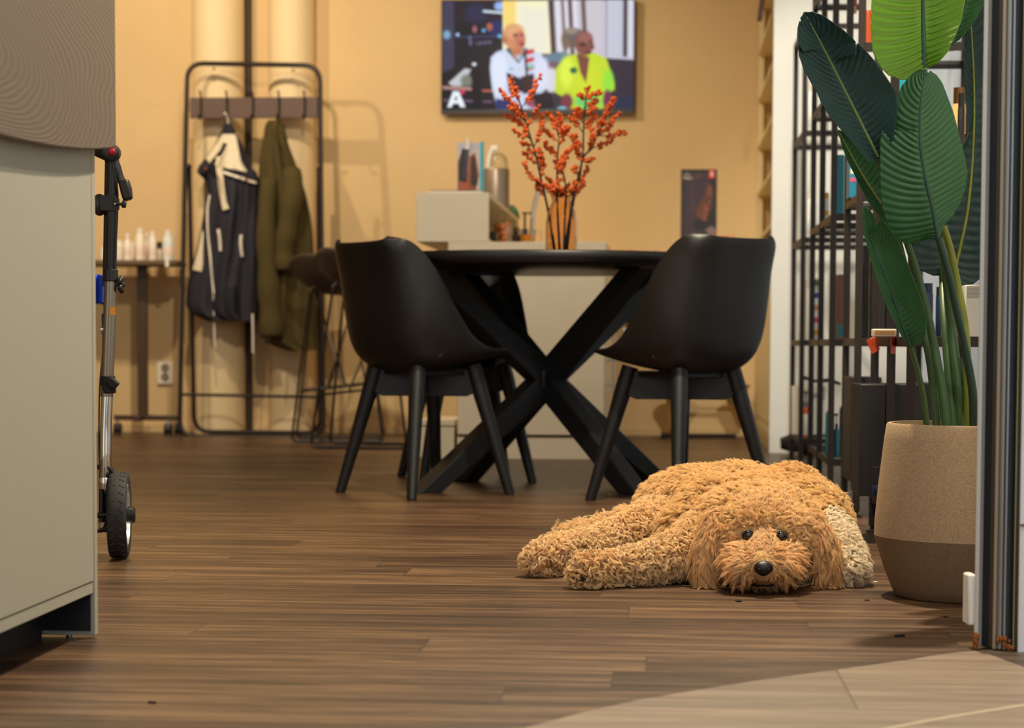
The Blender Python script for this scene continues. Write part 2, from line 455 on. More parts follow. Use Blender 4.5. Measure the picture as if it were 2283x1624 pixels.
# doorway on the right edge: stacked aluminium profiles and the white jamb beyond
D0 = atz(2170, 1449); D1 = atz(2266, 1458)
dv = (D1 - D0); dv.z = 0
door = MB()
def slab(a, b, dep, y_in, h=2.9, z0=0.004):
    p = D0 + dv * a; q = D0 + dv * b
    n = Vector((-dv.y, dv.x, 0)).normalized()
    p = p + n * y_in; q = q + n * y_in
    return [Vector((p.x, p.y, z0)), Vector((q.x, q.y, z0)), Vector((q.x, q.y, z0)) + n * dep, Vector((p.x, p.y, z0)) + n * dep], (0, 0, h)
m_black = mat('black_rubber_gasket', (16, 15, 18), .6)
m_taupe = mat('taupe_anodised_metal', (74, 68, 60), .45, .4)
m_pale = mat('pale_powder_coat', (206, 204, 196), .4)
m_beige = mat('beige_anodised_metal', (178, 162, 140), .4, .5)
m_silverblue = mat('silver_ridge', (176, 186, 196), .3, .8)
for (a, b, dep, yin, m, nm) in [(0, .10, .06, .0, m_pale, 'edge_profile'), (.10, .30, .05, .014, m_black, 'gasket'), (.30, .46, .05, .008, m_taupe, 'stile'),
                                (.46, .53, .06, -.004, m_beige, 'stile'), (.53, .60, .05, .003, m_alu, 'stile'), (.60, .645, .05, -.002, m_silverblue, 'ridge'),
                                (.645, .71, .05, .004, m_beige, 'stile'), (.71, .75, .05, -.004, m_silverblue, 'ridge'), (.75, .90, .05, .016, m_black, 'gasket'),
                                (.90, .93, .05, .0, mat('brass_tone_edge', (150, 140, 96), .4, .4), 'ridge'), (.93, 1.0, .05, .004, m_taupe, 'stile')]:
    pl, vec = slab(a, b, dep, yin)
    if nm == 'edge_profile': droot = struct(MB().prism(pl, vec).build('door_1', m, smooth=False, bevel=.0015))
    else: MB().prism(pl, vec).build(nm, m, droot, smooth=False, bevel=.001)
# rusty foot of the profiles
rst = MB()
for k in range(26):
    t = random.choice([random.uniform(.0, .1), random.uniform(.45, .95)])
    p = D0 + dv * t + Vector((0, -.006, random.uniform(.004, .022)))
    rst.ell(p, (random.uniform(.002, .004), .003, random.uniform(.003, .007)), 8, 6)
o = rst.build('rust_crust', mat('orange_rust', (146, 84, 30), .9, noise_amt=.4, scale=200), droot); o['label'] = 'orange rust at the foot of the profiles'
# white plastic door stop on the inner edge
p = V(2161, 1392, 3.25); q = V(2161, 1279, 3.25)
MB().box((p + q) / 2 + RGT * .0005, (.0135, .04, (q - p).z), YAW).build('stop_block', mat('white_plastic', (238, 232, 222), .35), droot, bevel=.003)
J = D0 + dv * 1.03
struct(MB().bb((J.x, J.y + .0, 0), (3.0, J.y + .25, 2.9)).build('wall_entrance', mat('cool_white_jamb', (232, 232, 236), .7, noise_amt=.01, scale=3), smooth=False, bevel=.003))
struct(MB().bb((2.95, YF, 0), (3.1, J.y + .2, 2.9)).build('wall_right_outer', m_white, smooth=False))
for zc in (.195,):
    MB().bb((J.x, J.y - .003, zc), (3.0, J.y, zc + .003)).build('trim_2', mat('seam_brown', (120, 96, 84), .6), smooth=False)['kind'] = 'structure'

# two round painted ducts on the back wall and a dark strip modelled for the shade between
m_duct = mat('ochre_duct_paint', (238, 212, 164), .6, noise_amt=.02, scale=4)
def duct(x0, x1, nm):
    a = W(x0, 500, .0); b2 = W(x1, 500, .0); r = (b2.x - a.x) / 2 * .985; cx_ = (a.x + b2.x) / 2
    m = MB().lathe([(r, 0), (r, 1.45), (r, 2.9)], (cx_, YW - r * .45, 0), 64)
    o = m.build('round_duct', m_duct)
    tag(o, 'round ochre-painted duct, %s of the two behind the coat rack' % nm, 'duct', None)
duct(437, 551, 'left'); duct(604, 706, 'right')
a = W(555, 500, .03); tag(MB().cyl((a.x, a.y, 0), (a.x, a.y, 2.9), .017, 16).build('duct_shade_strip', mat('dark_brown_shade', (58, 44, 30), .5)), 'thin dark brown strip standing in for the shade between the two round ducts', 'shade strip')

# double wall socket
so = thing('wall_socket', W(368, 856, 0), 'white double wall socket below the bottle trolley', 'socket')
ms = mat('socket_white', (240, 232, 214), .35)
a = W(350, 857, .018); b2 = W(386, 806, .0)
MB().bb((a.x, a.y, a.z), (b2.x, YW, b2.z)).build('socket_body', ms, so, bevel=.004)
for py in (821, 841):
    p = W(368, py, .019)
    R = Matrix.Rotation(PI / 2, 3, 'X')
    MB().lathe([(.021, -.001), (.022, .002), (.019, .003), (.0185, -.0), (.001, -.0)], p, 24, M=R).build('outlet', mat('socket_shadow_gap', (150, 132, 104), .5), so)

# ================================================================== television
tv = thing('television', W(1198, 130, .05), 'wall-mounted television showing two seated people', 'television')
tl_, tr_, bl, br = W(983, 1, .06), W(1410, 0, .06), W(988, 248, .06), W(1414, 250, .06)
m_tvb = mat('glossy_black_bezel', (18, 16, 16), .25)
ctr = [(tl_ + tr_ + bl + br) / 4]
m = MB(); m.bb((tl_.x + .002, YW - .06, bl.z - .004), (br.x + .002, YW - .02, tl_.z + .004)); m.build('bezel', m_tvb, tv, bevel=.004)
MB().bb((tl_.x + .04, YW - .02, bl.z + .08), (br.x - .04, YW, tl_.z - .05)).build('wall_mount', m_tvb, tv)
MB().bb((tl_.x + .002, YW - .062, bl.z - .016), (br.x + .002, YW - .03, bl.z - .002)).build('lower_strip', mat('dark_brown_strip', (48, 34, 26), .35), tv, bevel=.002)
P = Pic(240, 138, 984, 0, 1410, 242, (12, 10, 26))
# dark studio on the left
P.poly([(984, 0), (1012, 0), (1012, 150), (984, 160)], (58, 54, 82), 4)
P.poly([(1012, 0), (1120, 0), (1120, 40), (1012, 50)], (30, 20, 34), 8)
P.ell(1060, 28, 26, 22, (34, 34, 72), .6); P.ell(1105, 60, 20, 18, (26, 34, 96), .6)
P.ell(1112, 12, 12, 10, (150, 180, 245), .5); P.line(1077, 23, 1120, 27, 5, (215, 240, 255), 2)
P.ell(1048, 66, 12, 12, (16, 8, 14), .4); P.ell(1057, 63, 5, 8, (170, 96, 110), .5); P.ell(1090, 58, 7, 9, (176, 92, 70), .5)
P.ell(995, 75, 8, 10, (120, 170, 200), .6); P.ell(1019, 75, 4, 4, (170, 215, 250), .6); P.ell(1077, 66, 4, 4, (90, 190, 255), .6); P.ell(1112, 79, 5, 4, (110, 215, 255), .6)
P.line(1020, 80, 1110, 80, 3, (60, 62, 120), 2); P.line(1046, 80, 1048, 96, 7, (90, 96, 130), 3); P.line(1062, 95, 1092, 92, 6, (110, 104, 140), 5)
for k in range(9): P.line(1020 + k * 11, 92, 1020 + k * 11, 126, 2, (34, 28, 44), 3)
P.poly([(990, 165), (1030, 130), (1090, 122), (1120, 150), (1120, 240), (985, 240)], (24, 14, 26), 4)
P.poly([(998, 183), (1035, 150), (1050, 152), (1030, 190), (1008, 190)], (196, 200, 206), 3); P.ell(1056, 141, 5, 4, (230, 235, 240), .5)
P.ell(1040, 178, 14, 14, (120, 124, 112), .6)
P.line(988, 193, 1048, 196, 7, (186, 140, 130), 3); P.line(1070, 200, 1100, 201, 4, (210, 110, 80), 2); P.line(988, 221, 1095, 225, 4, (120, 96, 130), 3)
P.poly([(1050, 160), (1072, 150), (1075, 240), (1055, 240)], (14, 8, 20), 3)
# pale backdrop and curtains
P.poly([(1119, 0), (1230, 0), (1232, 122), (1200, 125), (1119, 120)], (246, 240, 198), 2)
P.poly([(1119, 0), (1148, 0), (1148, 62), (1122, 62)], (248, 216, 120), 6); P.poly([(1155, 10), (1220, 20), (1218, 115), (1170, 115)], (236, 232, 214), 18)
P.poly([(1218, 0), (1410, 0), (1410, 135), (1228, 118)], (196, 192, 208), 2)
for (a, w, q) in [(1226, 11, (66, 48, 40)), (1240, 9, (225, 222, 235)), (1252, 6, (110, 92, 88)), (1259, 7, (226, 224, 236)), (1268, 9, (88, 70, 66)), (1278, 10, (222, 220, 232)),
                  (1297, 9, (96, 78, 70)), (1322, 30, (204, 196, 206)), (1350, 4, (150, 138, 150)), (1365, 28, (196, 198, 216)), (1391, 9, (66, 56, 62)), (1402, 11, (214, 214, 226))]:
    P.line(a, 0, a + (7 if a < 1300 else 0), 122, w, q, 4)
# grey sofa
P.poly([(1205, 118), (1410, 134), (1410, 242), (1200, 242)], (52, 42, 56), 3)
P.ell(1245, 133, 34, 18, (96, 124, 146), .3); P.ell(1232, 150, 22, 14, (112, 84, 92), .4); P.ell(1228, 178, 16, 28, (214, 214, 220), .3)
P.poly([(1368, 216), (1410, 216), (1410, 242), (1360, 242)], (38, 44, 70), 4)
# man in white sweater
P.poly([(1105, 115), (1130, 105), (1172, 104), (1205, 118), (1222, 165), (1222, 190), (1200, 214), (1196, 242), (1108, 242), (1096, 195), (1091, 150), (1093, 125)], (206, 216, 240), 3)
P.ell(1112, 160, 18, 44, (222, 230, 250), .5); P.ell(1207, 160, 16, 36, (220, 222, 244), .5)
P.poly([(1128, 160), (1165, 176), (1190, 168), (1186, 200), (1135, 206)], (26, 22, 46), 3)
P.poly([(1126, 108), (1134, 104), (1152, 132), (1172, 106), (1176, 108), (1155, 140)], (22, 70, 62), 2)
P.poly([(1130, 96), (1170, 96), (1158, 132), (1146, 132)], (190, 120, 86), 2); P.poly([(1147, 122), (1164, 120), (1156, 136)], (180, 190, 225), 2)
P.ell(1142, 79, 23, 27, (206, 140, 96), .2); P.ell(1146, 68, 20, 16, (224, 164, 118), .5); P.ell(1158, 86, 12, 18, (196, 116, 92), .5)
P.ell(1162, 96, 6, 5, (160, 66, 60), .5); P.ell(1147, 77, 5, 3, (70, 40, 36), .6); P.ell(1162, 76, 3, 3, (70, 40, 36), .6); P.ell(1124, 88, 4, 7, (180, 96, 70), .5)
for k in range(3): P.poly([(1170, 112 + k * 18), (1188, 107 + k * 18), (1190, 116 + k * 18), (1172, 122 + k * 18)], (206, 44, 34), 2)
P.poly([(1166, 108), (1171, 108), (1176, 168), (1171, 168)], (26, 26, 48), 2); P.poly([(1160, 170), (1188, 162), (1186, 205), (1165, 208)], (52, 24, 34), 3)
P.ell(1182, 147, 8, 5, (120, 190, 180), .5); P.ell(1138, 152, 5, 2, (90, 170, 190), .5); P.ell(1157, 153, 2, 3, (230, 190, 60), .5)
P.ell(1190, 225, 20, 14, (150, 72, 96), .4); P.poly([(1105, 218), (1150, 225), (1160, 242), (1104, 242)], (36, 44, 104), 3); P.poly([(1185, 208), (1228, 205), (1235, 242), (1195, 242)], (20, 14, 26), 3)
# woman in yellow shirt
P.poly([(1238, 150), (1262, 125), (1285, 118), (1325, 118), (1350, 130), (1368, 185), (1368, 200), (1346, 206), (1345, 242), (1262, 242), (1252, 214), (1236, 205)], (196, 218, 40), 3)
P.ell(1262, 160, 16, 34, (222, 240, 70), .6); P.ell(1305, 175, 28, 40, (206, 222, 40), .6); P.ell(1354, 180, 12, 26, (150, 226, 60), .5); P.ell(1310, 225, 30, 16, (110, 206, 110), .6)
P.poly([(1283, 118), (1312, 128), (1308, 160), (1304, 184), (1292, 160)], (122, 66, 56), 2); P.ell(1277, 156, 8, 7, (20, 96, 60), .4)
P.ell(1275, 84, 24, 20, (106, 86, 78), .3); P.ell(1260, 88, 10, 22, (120, 96, 80), .5); P.ell(1280, 76, 22, 12, (96, 92, 96), .5); P.ell(1272, 68, 14, 8, (150, 132, 120), .6)
P.ell(1300, 96, 20, 28, (128, 72, 64), .25); P.ell(1302, 84, 16, 12, (150, 92, 88), .6); P.ell(1297, 98, 7, 4, (54, 24, 24), .6); P.ell(1314, 92, 3, 3, (54, 24, 24), .6); P.ell(1310, 116, 7, 3, (84, 26, 38), .6); P.ell(1318, 104, 5, 6, (120, 58, 56), .6)
P.ell(1262, 226, 13, 18, (120, 50, 60), .4); P.ell(1352, 222, 9, 22, (110, 44, 78), .4); P.ell(1252, 240, 10, 4, (120, 190, 220), .5)
# channel letter
P.poly([(1009, 201), (1022, 201), (1037, 237), (1025, 237), (1022, 229), (1009, 229), (1006, 237), (996, 237)], (236, 246, 252), 1.5)
P.poly([(1015.5, 210), (1019, 221), (1012, 221)], (40, 40, 70), 1.5); P.ell(1030, 203, 5, 5, (235, 40, 100), .4)
m_scr = picmat('lit_television_picture', emit=1.0, rough=.3)
P.mesh('screen', lambda u, v: Vector((tl_.x + .006 + u * (br.x - tl_.x - .01), YW - .0615, tl_.z - .004 - v * (tl_.z - bl.z - .012))), m_scr, tv)

# ================================================================== poster on the back wall
po = thing('wall_poster', W(1560, 560, 0), 'narrow dark poster of a woman\'s face on the ochre wall', 'poster')
P = Pic(90, 200, 1519, 378, 1598, 566, (20, 14, 20))
P.poly([(1524, 384), (1580, 380), (1585, 430), (1560, 470), (1550, 566), (1522, 566)], (40, 26, 34), 10)
for k in range(14): P.line(1528 + k * 4, 388, 1524 + k * 3.2, 560, 1.6, (62 + (k % 3) * 14, 42 + (k % 3) * 8, 62 + (k % 4) * 8), 3)
P.poly([(1543, 392), (1560, 386), (1575, 400), (1570, 440), (1548, 470), (1544, 440)], (92, 62, 70), 14)
P.ell(1577, 444, 13, 34, (96, 46, 28), .35); P.ell(1566, 470, 14, 26, (110, 54, 30), .4); P.ell(1582, 425, 7, 14, (128, 70, 44), .6)
P.poly([(1545, 400), (1578, 392), (1574, 430), (1552, 470), (1543, 440)], (58, 36, 54), 8)
P.ell(1582, 450, 6, 3, (40, 20, 16), .5); P.ell(1582, 450, 2, 1.6, (190, 170, 160), .5); P.ell(1575, 464, 4, 9, (150, 84, 52), .6); P.ell(1572, 479, 6, 2.4, (160, 84, 62), .6); P.ell(1570, 489, 7, 3, (176, 92, 72), .5)
P.poly([(1560, 545), (1575, 512), (1586, 503), (1598, 510), (1598, 566), (1560, 566)], (136, 110, 112), 4)
P.ell(1560, 500, 14, 12, (22, 12, 14), .6)
m_print = picmat('printed_poster')
ptl, ptr, pbl = W(1519, 382, .004), W(1598, 378, .004), W(1521, 566, .004)
MB().bb((ptl.x - .001, YW - .003, pbl.z), (ptr.x + .001, YW, ptr.z + .001)).build('backing', mat('black_card', (20, 18, 20), .6), po)
P.mesh('printed_face', lambda u, v: Vector((ptl.x + u * (ptr.x - ptl.x), YW - .0036, ptr.z - v * (ptr.z - pbl.z))), m_print, po)
m_red = mat('poster_red_ink', (226, 44, 30), .5); m_ink = mat('poster_white_ink', (236, 220, 214), .5)
o_ = W(1524, 541, .0045); text('ONZE SALON', 'headline', .047, m_red, o_, (1, 0, 0), (0, 0, 1), po, bold=.0016, spacing=.82)
o_ = W(1523, 399, .0045); text('WELLA', 'small_mark', .014, m_ink, o_, (1, 0, 0), (0, 0, 1), po, bold=.0006)
wv = MB(); wv.tube([W(1524 + k * 1.4, 392 - 3.2 * math.sin(k * .32) - (1.4 if k % 4 < 2 else 0), .0046) for k in range(11)], .0022, 6); wv.build('wave_mark', m_ink, po)
a, b2 = W(1580, 398, .0045), W(1594, 379, .0045); MB().bb((a.x, YW - .0045, a.z), (b2.x, YW - .0036, b2.z)).build('red_flag', m_red, po)
sq = MB(); a = W(1587, 388, .005)
for (dx, dz, r) in [(-.002, .010, .006), (.003, .004, .007), (-.001, -.004, .008), (.003, -.010, .006)]: sq.ell((a.x + dx, YW - .005, a.z + dz), (r, .0006, r * .7), 12, 6)
sq.build('flag_emblem', m_ink, po)
# ================================================================== white counter along the room, behind the table
m_lam = mat('ivory_laminate', (232, 216, 186), .45, noise_amt=.015, scale=6)
m_lam_d = mat('dark_laminate_gap', (60, 46, 30), .8)
A = atz(1018, 1024); B = atz(1332, 1026); cy = (A.y + B.y) / 2
cn = thing('counter_cabinet', ((A.x + B.x) / 2, cy + .9, 0), 'ivory counter standing behind the black table', 'cabinet')
x0, x1 = A.x, aty(1348, 800, cy).x
zt = aty(1180, 540, cy).z; zp = aty(1180, 972, cy).z
yb = YW - .02
MB().bb((x0, cy + .02, zp), (x1, yb, zt - .048)).build('carcass', m_lam, cn, bevel=.002)
MB().bb((x0 + .002, cy, zp + .004), (x1 - .002, cy + .018, zt - .055)).build('end_panel', m_lam, cn, bevel=.002)
MB().bb((aty(1000, 540, cy).x, cy - .02, zt - .045), (x1 + .004, yb, zt)).build('worktop', m_lam, cn, bevel=.003)
MB().bb((x0, cy + .015, .0), (aty(1330, 1000, cy).x, yb, zp - .006)).build('plinth', m_lam, cn, bevel=.002)
# low white box on the floor left of it
A = atz(936, 1022); B = atz(1016, 1022)
bx = thing('storage_box', ((A.x + B.x) / 2, A.y + .2, 0), 'low ivory lidded box on the floor left of the counter', 'box')
zt2 = aty(960, 936, A.y).z
MB().bb((A.x, A.y, 0), (B.x - .004, A.y + .4, zt2 - .03)).build('body', m_lam, bx, bevel=.003)
MB().bb((A.x - .003, A.y - .004, zt2 - .026), (B.x - .002, A.y + .404, zt2)).build('lid', m_lam, bx, bevel=.003)
# shelf box lying on the worktop, its right side open
yf = cy - .02
a = aty(928, 538, yf); b = aty(1090, 429, yf)
x0b, x1b, z0b, z1b = a.x, b.x, zt, b.z
yfar = yf + 1.72
sb = thing('shelf_box', ((x0b + x1b) / 2, yf + .8, zt), 'long ivory shelf box lying on the counter, open to the right', 'shelf')
MB().bb((x0b, yf, z0b), (x1b, yf + .018, z1b)).build('front_panel', m_lam, sb, bevel=.002)
MB().bb((x0b, yf + .018, z1b - .018), (x1b, yfar, z1b)).build('top_board', m_lam, sb, bevel=.002)
MB().bb((x0b, yf + .018, z0b), (x1b, yfar, z0b + .014)).build('bottom_board', m_lam, sb, bevel=.002)
MB().bb((x0b, yf + .018, z0b + .014), (x0b + .016, yfar, z1b - .018)).build('back_board', m_lam, sb)
MB().bb((x0b + .016, yfar - .02, z0b + .014), (x1b, yfar, z1b - .018)).build('far_panel', m_lam, sb)
# magazine lying on top
yg = yf + .16
a = aty(957, 427, yg); b = aty(1074, 427, yg)
mg = thing('magazine_stack', ((a.x + b.x) / 2, yg + .12, z1b), 'white magazine with dark cover lying on the ivory shelf box', 'magazine')
MB().bb((a.x, yg, z1b + .0), (b.x, yg + .24, z1b + .017)).build('pages', mat('white_paper', (240, 232, 216), .6), mg, bevel=.002)
MB().bb((a.x + .003, yg, z1b + .0175), (b.x - .003, yg + .24, z1b + .020)).build('cover', mat('dark_printed_cover', (52, 56, 60), .3), mg)
# standing leaflet with teal spine
yl = yg + .27
a = aty(1019, 428, yl); b = aty(1078, 318, yl)
lf = thing('standing_leaflet', ((a.x + b.x) / 2, yl, z1b), 'upright leaflet with teal spine and printed hands on the shelf box', 'leaflet')
MB().bb((a.x, yl + .001, z1b), (b.x - .012, yl + .02, b.z)).build('block', mat('white_paper', (240, 232, 216), .6), lf)
MB().bb((b.x - .014, yl - .001, z1b), (b.x, yl + .024, b.z + .003)).build('spine', mat('teal_card', (36, 176, 200), .45), lf)
P = Pic(60, 110, 1018, 318, 1072, 428, (208, 196, 190))
P.poly([(1018, 318), (1072, 318), (1072, 330), (1018, 336)], (190, 190, 200), 5)
P.poly([(1020, 355), (1030, 332), (1038, 330), (1042, 420), (1020, 428)], (110, 58, 26), 3); P.poly([(1046, 345), (1060, 338), (1070, 380), (1062, 410), (1040, 428)], (150, 76, 38), 3)
P.poly([(1022, 380), (1046, 372), (1044, 428), (1022, 428)], (176, 88, 46), 4); P.poly([(1030, 330), (1046, 331), (1040, 395), (1022, 392), (1023, 360)], (30, 18, 22), 3)
P.poly([(1052, 345), (1060, 346), (1066, 395), (1060, 404), (1050, 398)], (44, 24, 24), 3); P.line(1040, 334, 1034, 384, 3, (70, 60, 90), 2)
P.poly([(1040, 318), (1046, 318), (1044, 332), (1038, 331)], (250, 246, 234), 1.5)
P.mesh('printed_front', lambda u, v: Vector((a.x + u * (b.x - .014 - a.x), yl, b.z - v * (b.z - z1b))), picmat('printed_leaflet'), lf)
MB().bb((aty(1040, 320, yl - .004).x, yl - .006, aty(1040, 322, yl).z - .02), (aty(1046, 320, yl - .004).x, yl - .001, aty(1040, 308, yl).z)).build('white_strip', mat('white_paper', (240, 232, 216), .6), lf)
# grey cylinder canister with glass dome and white spout
yc = yf + 1.05
a = aty(1077, 466, yc); b = aty(1136, 377, yc); rc = (b.x - a.x) / 2; cxx = (a.x + b.x) / 2
cs = thing('canister', (cxx, yc, z1b), 'grey metal canister with glass dome on the ivory shelf box', 'canister')
h = b.z - z1b
MB().lathe([(rc * .98, z1b), (rc, z1b + .01), (rc, z1b + h - .004), (rc * .97, z1b + h)], (cxx, yc, 0), 40).build('body', mat('satin_grey_metal', (158, 142, 124), .38, .6, noise_amt=.04, scale=20), cs)
m_clear = bpy.data.materials.new('thin_clear_glass'); m_clear.use_nodes = True; nt = m_clear.node_tree; nt.nodes.remove(nt.nodes['Principled BSDF'])
tr = nt.nodes.new('ShaderNodeBsdfTransparent'); tr.inputs[0].default_value = (.95, .95, .93, 1); gl = nt.nodes.new('ShaderNodeBsdfGlossy'); gl.inputs['Roughness'].default_value = .06
fz = nt.nodes.new('ShaderNodeLayerWeight'); fz.inputs[0].default_value = .35; mxs = nt.nodes.new('ShaderNodeMixShader')
nt.links.new(fz.outputs['Facing'], mxs.inputs[0]); nt.links.new(tr.outputs[0], mxs.inputs[1]); nt.links.new(gl.outputs[0], mxs.inputs[2]); nt.links.new(mxs.outputs[0], nt.nodes['Material Output'].inputs[0])
MB().lathe([(rc * .72, z1b + h), (rc * .72, z1b + h + .03), (rc * .6, z1b + h + .055), (rc * .3, z1b + h + .072), (.001, z1b + h + .076)], (cxx + .01, yc, 0), 28).build('glass_dome', m_clear, cs)
sp = MB(); sp.tube([(cxx - rc * .55, yc - .02, z1b + h), (cxx - rc * .5, yc - .02, z1b + h + .05), (cxx - rc * .3, yc - .02, z1b + h + .085)], [.011, .010, .011], 12)
sp.box((cxx - rc * .12, yc - .02, z1b + h + .092), (.032, .022, .022)); sp.build('spout', mat('white_plastic', (238, 232, 222), .35), cs, bevel=.003)
# small green leaf plant behind the shelf box
lp = thing('small_plant', (aty(1143, 470, yf + 1.8).x, yf + 1.8, zt), 'small dark green plant peeking out right of the canister', 'plant')
g = MB(); q = aty(1138, 500, yf + 1.8); r_ = aty(1147, 458, yf + 1.8)
g.tube([(r_.x, r_.y, zt), (r_.x, r_.y, r_.z - .04)], .003, 8)
g.ell((r_.x, r_.y, (q.z + r_.z) / 2 + .012), (.018, .006, .042), 16, 10, M=Matrix.Rotation(-.5, 3, 'Y')); g.ell((r_.x - .03, r_.y + .02, (q.z + r_.z) / 2), (.014, .006, .036), 16, 10, M=Matrix.Rotation(.5, 3, 'Y'))
g.build('leaves', mat('small_leaf_green', (40, 84, 44), .4), lp)
tag(lp, None, None)
# transparent bag of brown nuts, dark tin and dark jar inside / beside the box
yn = yf + .55
a = aty(1093, 538, yn); b = aty(1137, 474, yn); bxm = (a.x + b.x) / 2 + .006; br_ = (b.x - a.x) / 2
ng = thing('snack_bag', (bxm, yn, zt + .014), 'clear crinkled bag of orange-brown snacks at the open side of the shelf box', 'bag')
nn = MB()
for k in range(70):
    th = random.uniform(0, 2 * PI); rr_ = br_ * .8 * math.sqrt(random.random()); zz = zt + .02 + random.random() * .085
    nn.ell((bxm + rr_ * math.cos(th) * .8, yn + rr_ * math.sin(th), zz), (.013, .011, .010), 8, 6)
nn.build('snacks', mat('orange_brown_snack', (226, 138, 66), .5, noise_amt=.3, scale=60), ng)['kind'] = 'stuff'
bgm = MB().grid(lambda u, v: Vector((bxm + br_ * (1 + .10 * math.sin(u * 44 + v * 9)) * math.cos(u * 2 * PI) * (1 - .75 * max(0, v - .7) / .3 * (.9)), yn + br_ * 1.1 * math.sin(u * 2 * PI) * (1 - .6 * max(0, v - .7) / .3), zt + .016 + v * .118 + .004 * math.sin(u * 30))), 48, 16, closed_u=True)
bgm.build('bag_film', m_clear, ng, recalc=False)
MB().box((x1b - .008, yf + .22, zt + .014 + .018), (.05, .11, .036)).build('dark_tin', mat('dark_tin', (34, 28, 26), .4), None, bevel=.004)
tag(bpy.data.objects['dark_tin'], 'small dark tin in the near corner of the open shelf box', 'tin')
yj = yf + .95
a = aty(1141, 538, yj); b = aty(1160, 480, yj)
jr = thing('dark_jar', ((a.x + b.x) / 2, yj, zt), 'dark glossy jar between the snack bag and the tea glass', 'jar')
MB().lathe([(.001, zt), (.022, zt + .002), (.024, zt + .06), (.018, zt + .075), (.012, zt + .08), (.012, zt + .095)], ((a.x + b.x) / 2, yj, 0), 24).build('body', mat('dark_brown_glass', (50, 34, 24), .1), jr)
MB().lathe([(.014, zt + .092), (.014, zt + .112), (.001, zt + .113)], ((a.x + b.x) / 2, yj, 0), 20).build('cap', mat('bronze_cap', (130, 96, 60), .25, .8), jr)
# glass mug of tea
ym = yf + .35
a = aty(1157, 538, ym); b = aty(1195, 500, ym); mr = (b.x - a.x) / 2; mx_ = (a.x + b.x) / 2
mg_ = thing('tea_glass', (mx_, ym, zt), 'glass mug of orange tea standing on the counter', 'mug')
MB().lathe([(.001, zt), (mr * .86, zt + .001), (mr, zt + .068), (mr * .95, zt + .068), (mr * .82, zt + .006), (.001, zt + .005)], (mx_, ym, 0), 32).build('glass', m_clear, mg_)
MB().lathe([(.001, zt + .004), (mr * .84, zt + .006), (mr * .93, zt + .046), (.001, zt + .046)], (mx_, ym, 0), 32).build('tea', mat('orange_tea', (226, 140, 30), .2), mg_)
MB().tube(smoothpts([(mx_ + mr * .9, ym, zt + .06), (mx_ + mr * 1.5, ym, zt + .062), (mx_ + mr * 1.62, ym, zt + .035), (mx_ + mr * 1.4, ym, zt + .012), (mx_ + mr * .85, ym, zt + .012)], 4), .004, 8).build('handle', m_clear, mg_)
# soap pump
ys = yf + .9; a = aty(1170, 478, ys)
pm = thing('soap_dispenser', (a.x, ys, zt), 'black pump dispenser behind the tea glass', 'dispenser')
MB().lathe([(.001, zt), (.026, zt), (.027, zt + .07), (.012, zt + .082)], (a.x, ys, 0), 24).build('bottle', mat('black_plastic', (24, 22, 22), .35), pm)
k_ = MB(); k_.lathe([(.013, zt + .082), (.013, zt + .10), (.005, zt + .102), (.005, a.z + .005)], (a.x, ys, 0), 16); k_.beam((a.x - .012, ys, a.z + .006), (a.x + .03, ys, a.z + .004), .010, .008); k_.build('pump', MATS['black_plastic'], pm)
# chrome swan-neck tap
yt = yf + 1.15
pts = [aty(1184, 545, yt), aty(1187, 500, yt), aty(1191, 460, yt), aty(1200, 428, yt), aty(1212, 416, yt), aty(1224, 428, yt)]; pts[0].z = zt
tp_ = MB().tube(smoothpts(pts, 6), .0095, 14); tp_.lathe([(.022, zt), (.022, zt + .012), (.012, zt + .02)], (pts[0].x, yt, 0), 20)
tag(tp_.build('kitchen_tap', mat('polished_chrome', (225, 225, 225), .07, 1.0)), 'chrome swan-neck tap on the counter left of the vase', 'tap')
# things hanging on the wall right of the counter
yh = YW - .05
hd = thing('hanging_tool', aty(1400, 690, yh), 'dark appliance with silver knob hanging on the wall between table and right chair', 'appliance')
k_ = MB(); k_.ell(aty(1400, 660, yh), (.045, .04, .075), 16, 12); k_.tube([aty(1404, 690, yh), aty(1412, 745, yh)], [.028, .016], 12); k_.build('body', mat('black_plastic', (24, 22, 22), .35), hd)
MB().lathe([(.013, 0), (.013, .02), (.001, .022)], aty(1392, 737, yh - .03), 16, M=Matrix.Rotation(PI / 2, 3, 'X')).build('knob', MATS['polished_chrome'], hd)
rl = thing('towel_rail', aty(1360, 830, cy + .3), 'slim pale rail fixed to the right side of the counter', 'rail')
k_ = MB(); xx = x1 + .03
k_.tube([(xx, cy + .3, .26), (xx, cy + .3, .70)], .006, 10)
for z_ in (.30, .40, .66): k_.tube([(x1, cy + .3, z_), (xx + .01, cy + .3, z_)], .006, 8)
k_.build('rod', mat('white_window_lacquer', (226, 224, 216), .45), rl)

# raised double pet bowl stand right of the table
fs = thing('pet_bowl_stand', W(1562, 968, .22), 'low dark stand holding pet bowls against the right end of the back wall', 'stand')
off = .22
p = W(1562, 968, off); Zb = .012
k_ = MB(); k_.beam((W(1478, 970, off).x, p.y, Zb), (W(1640, 970, off).x, p.y, Zb), .022, .022); k_.beam((W(1478, 970, off).x, p.y - .1, Zb), (W(1478, 970, off).x, p.y + .12, Zb), .022, .022)
k_.build('foot_bar', mat('dark_bronze_metal', (44, 34, 28), .4, .5), fs, bevel=.002)
MB().beam((p.x, p.y, 0.02), (p.x, p.y, W(1562, 862, off).z), .026, .026).build('post', MATS['dark_bronze_metal'], fs, bevel=.002)
zc = W(1562, 862, off).z
MB().beam((W(1500, 862, off).x, p.y, zc), (W(1625, 862, off).x, p.y, zc), .02, .012).build('crossbar', MATS['dark_bronze_metal'], fs, bevel=.002)
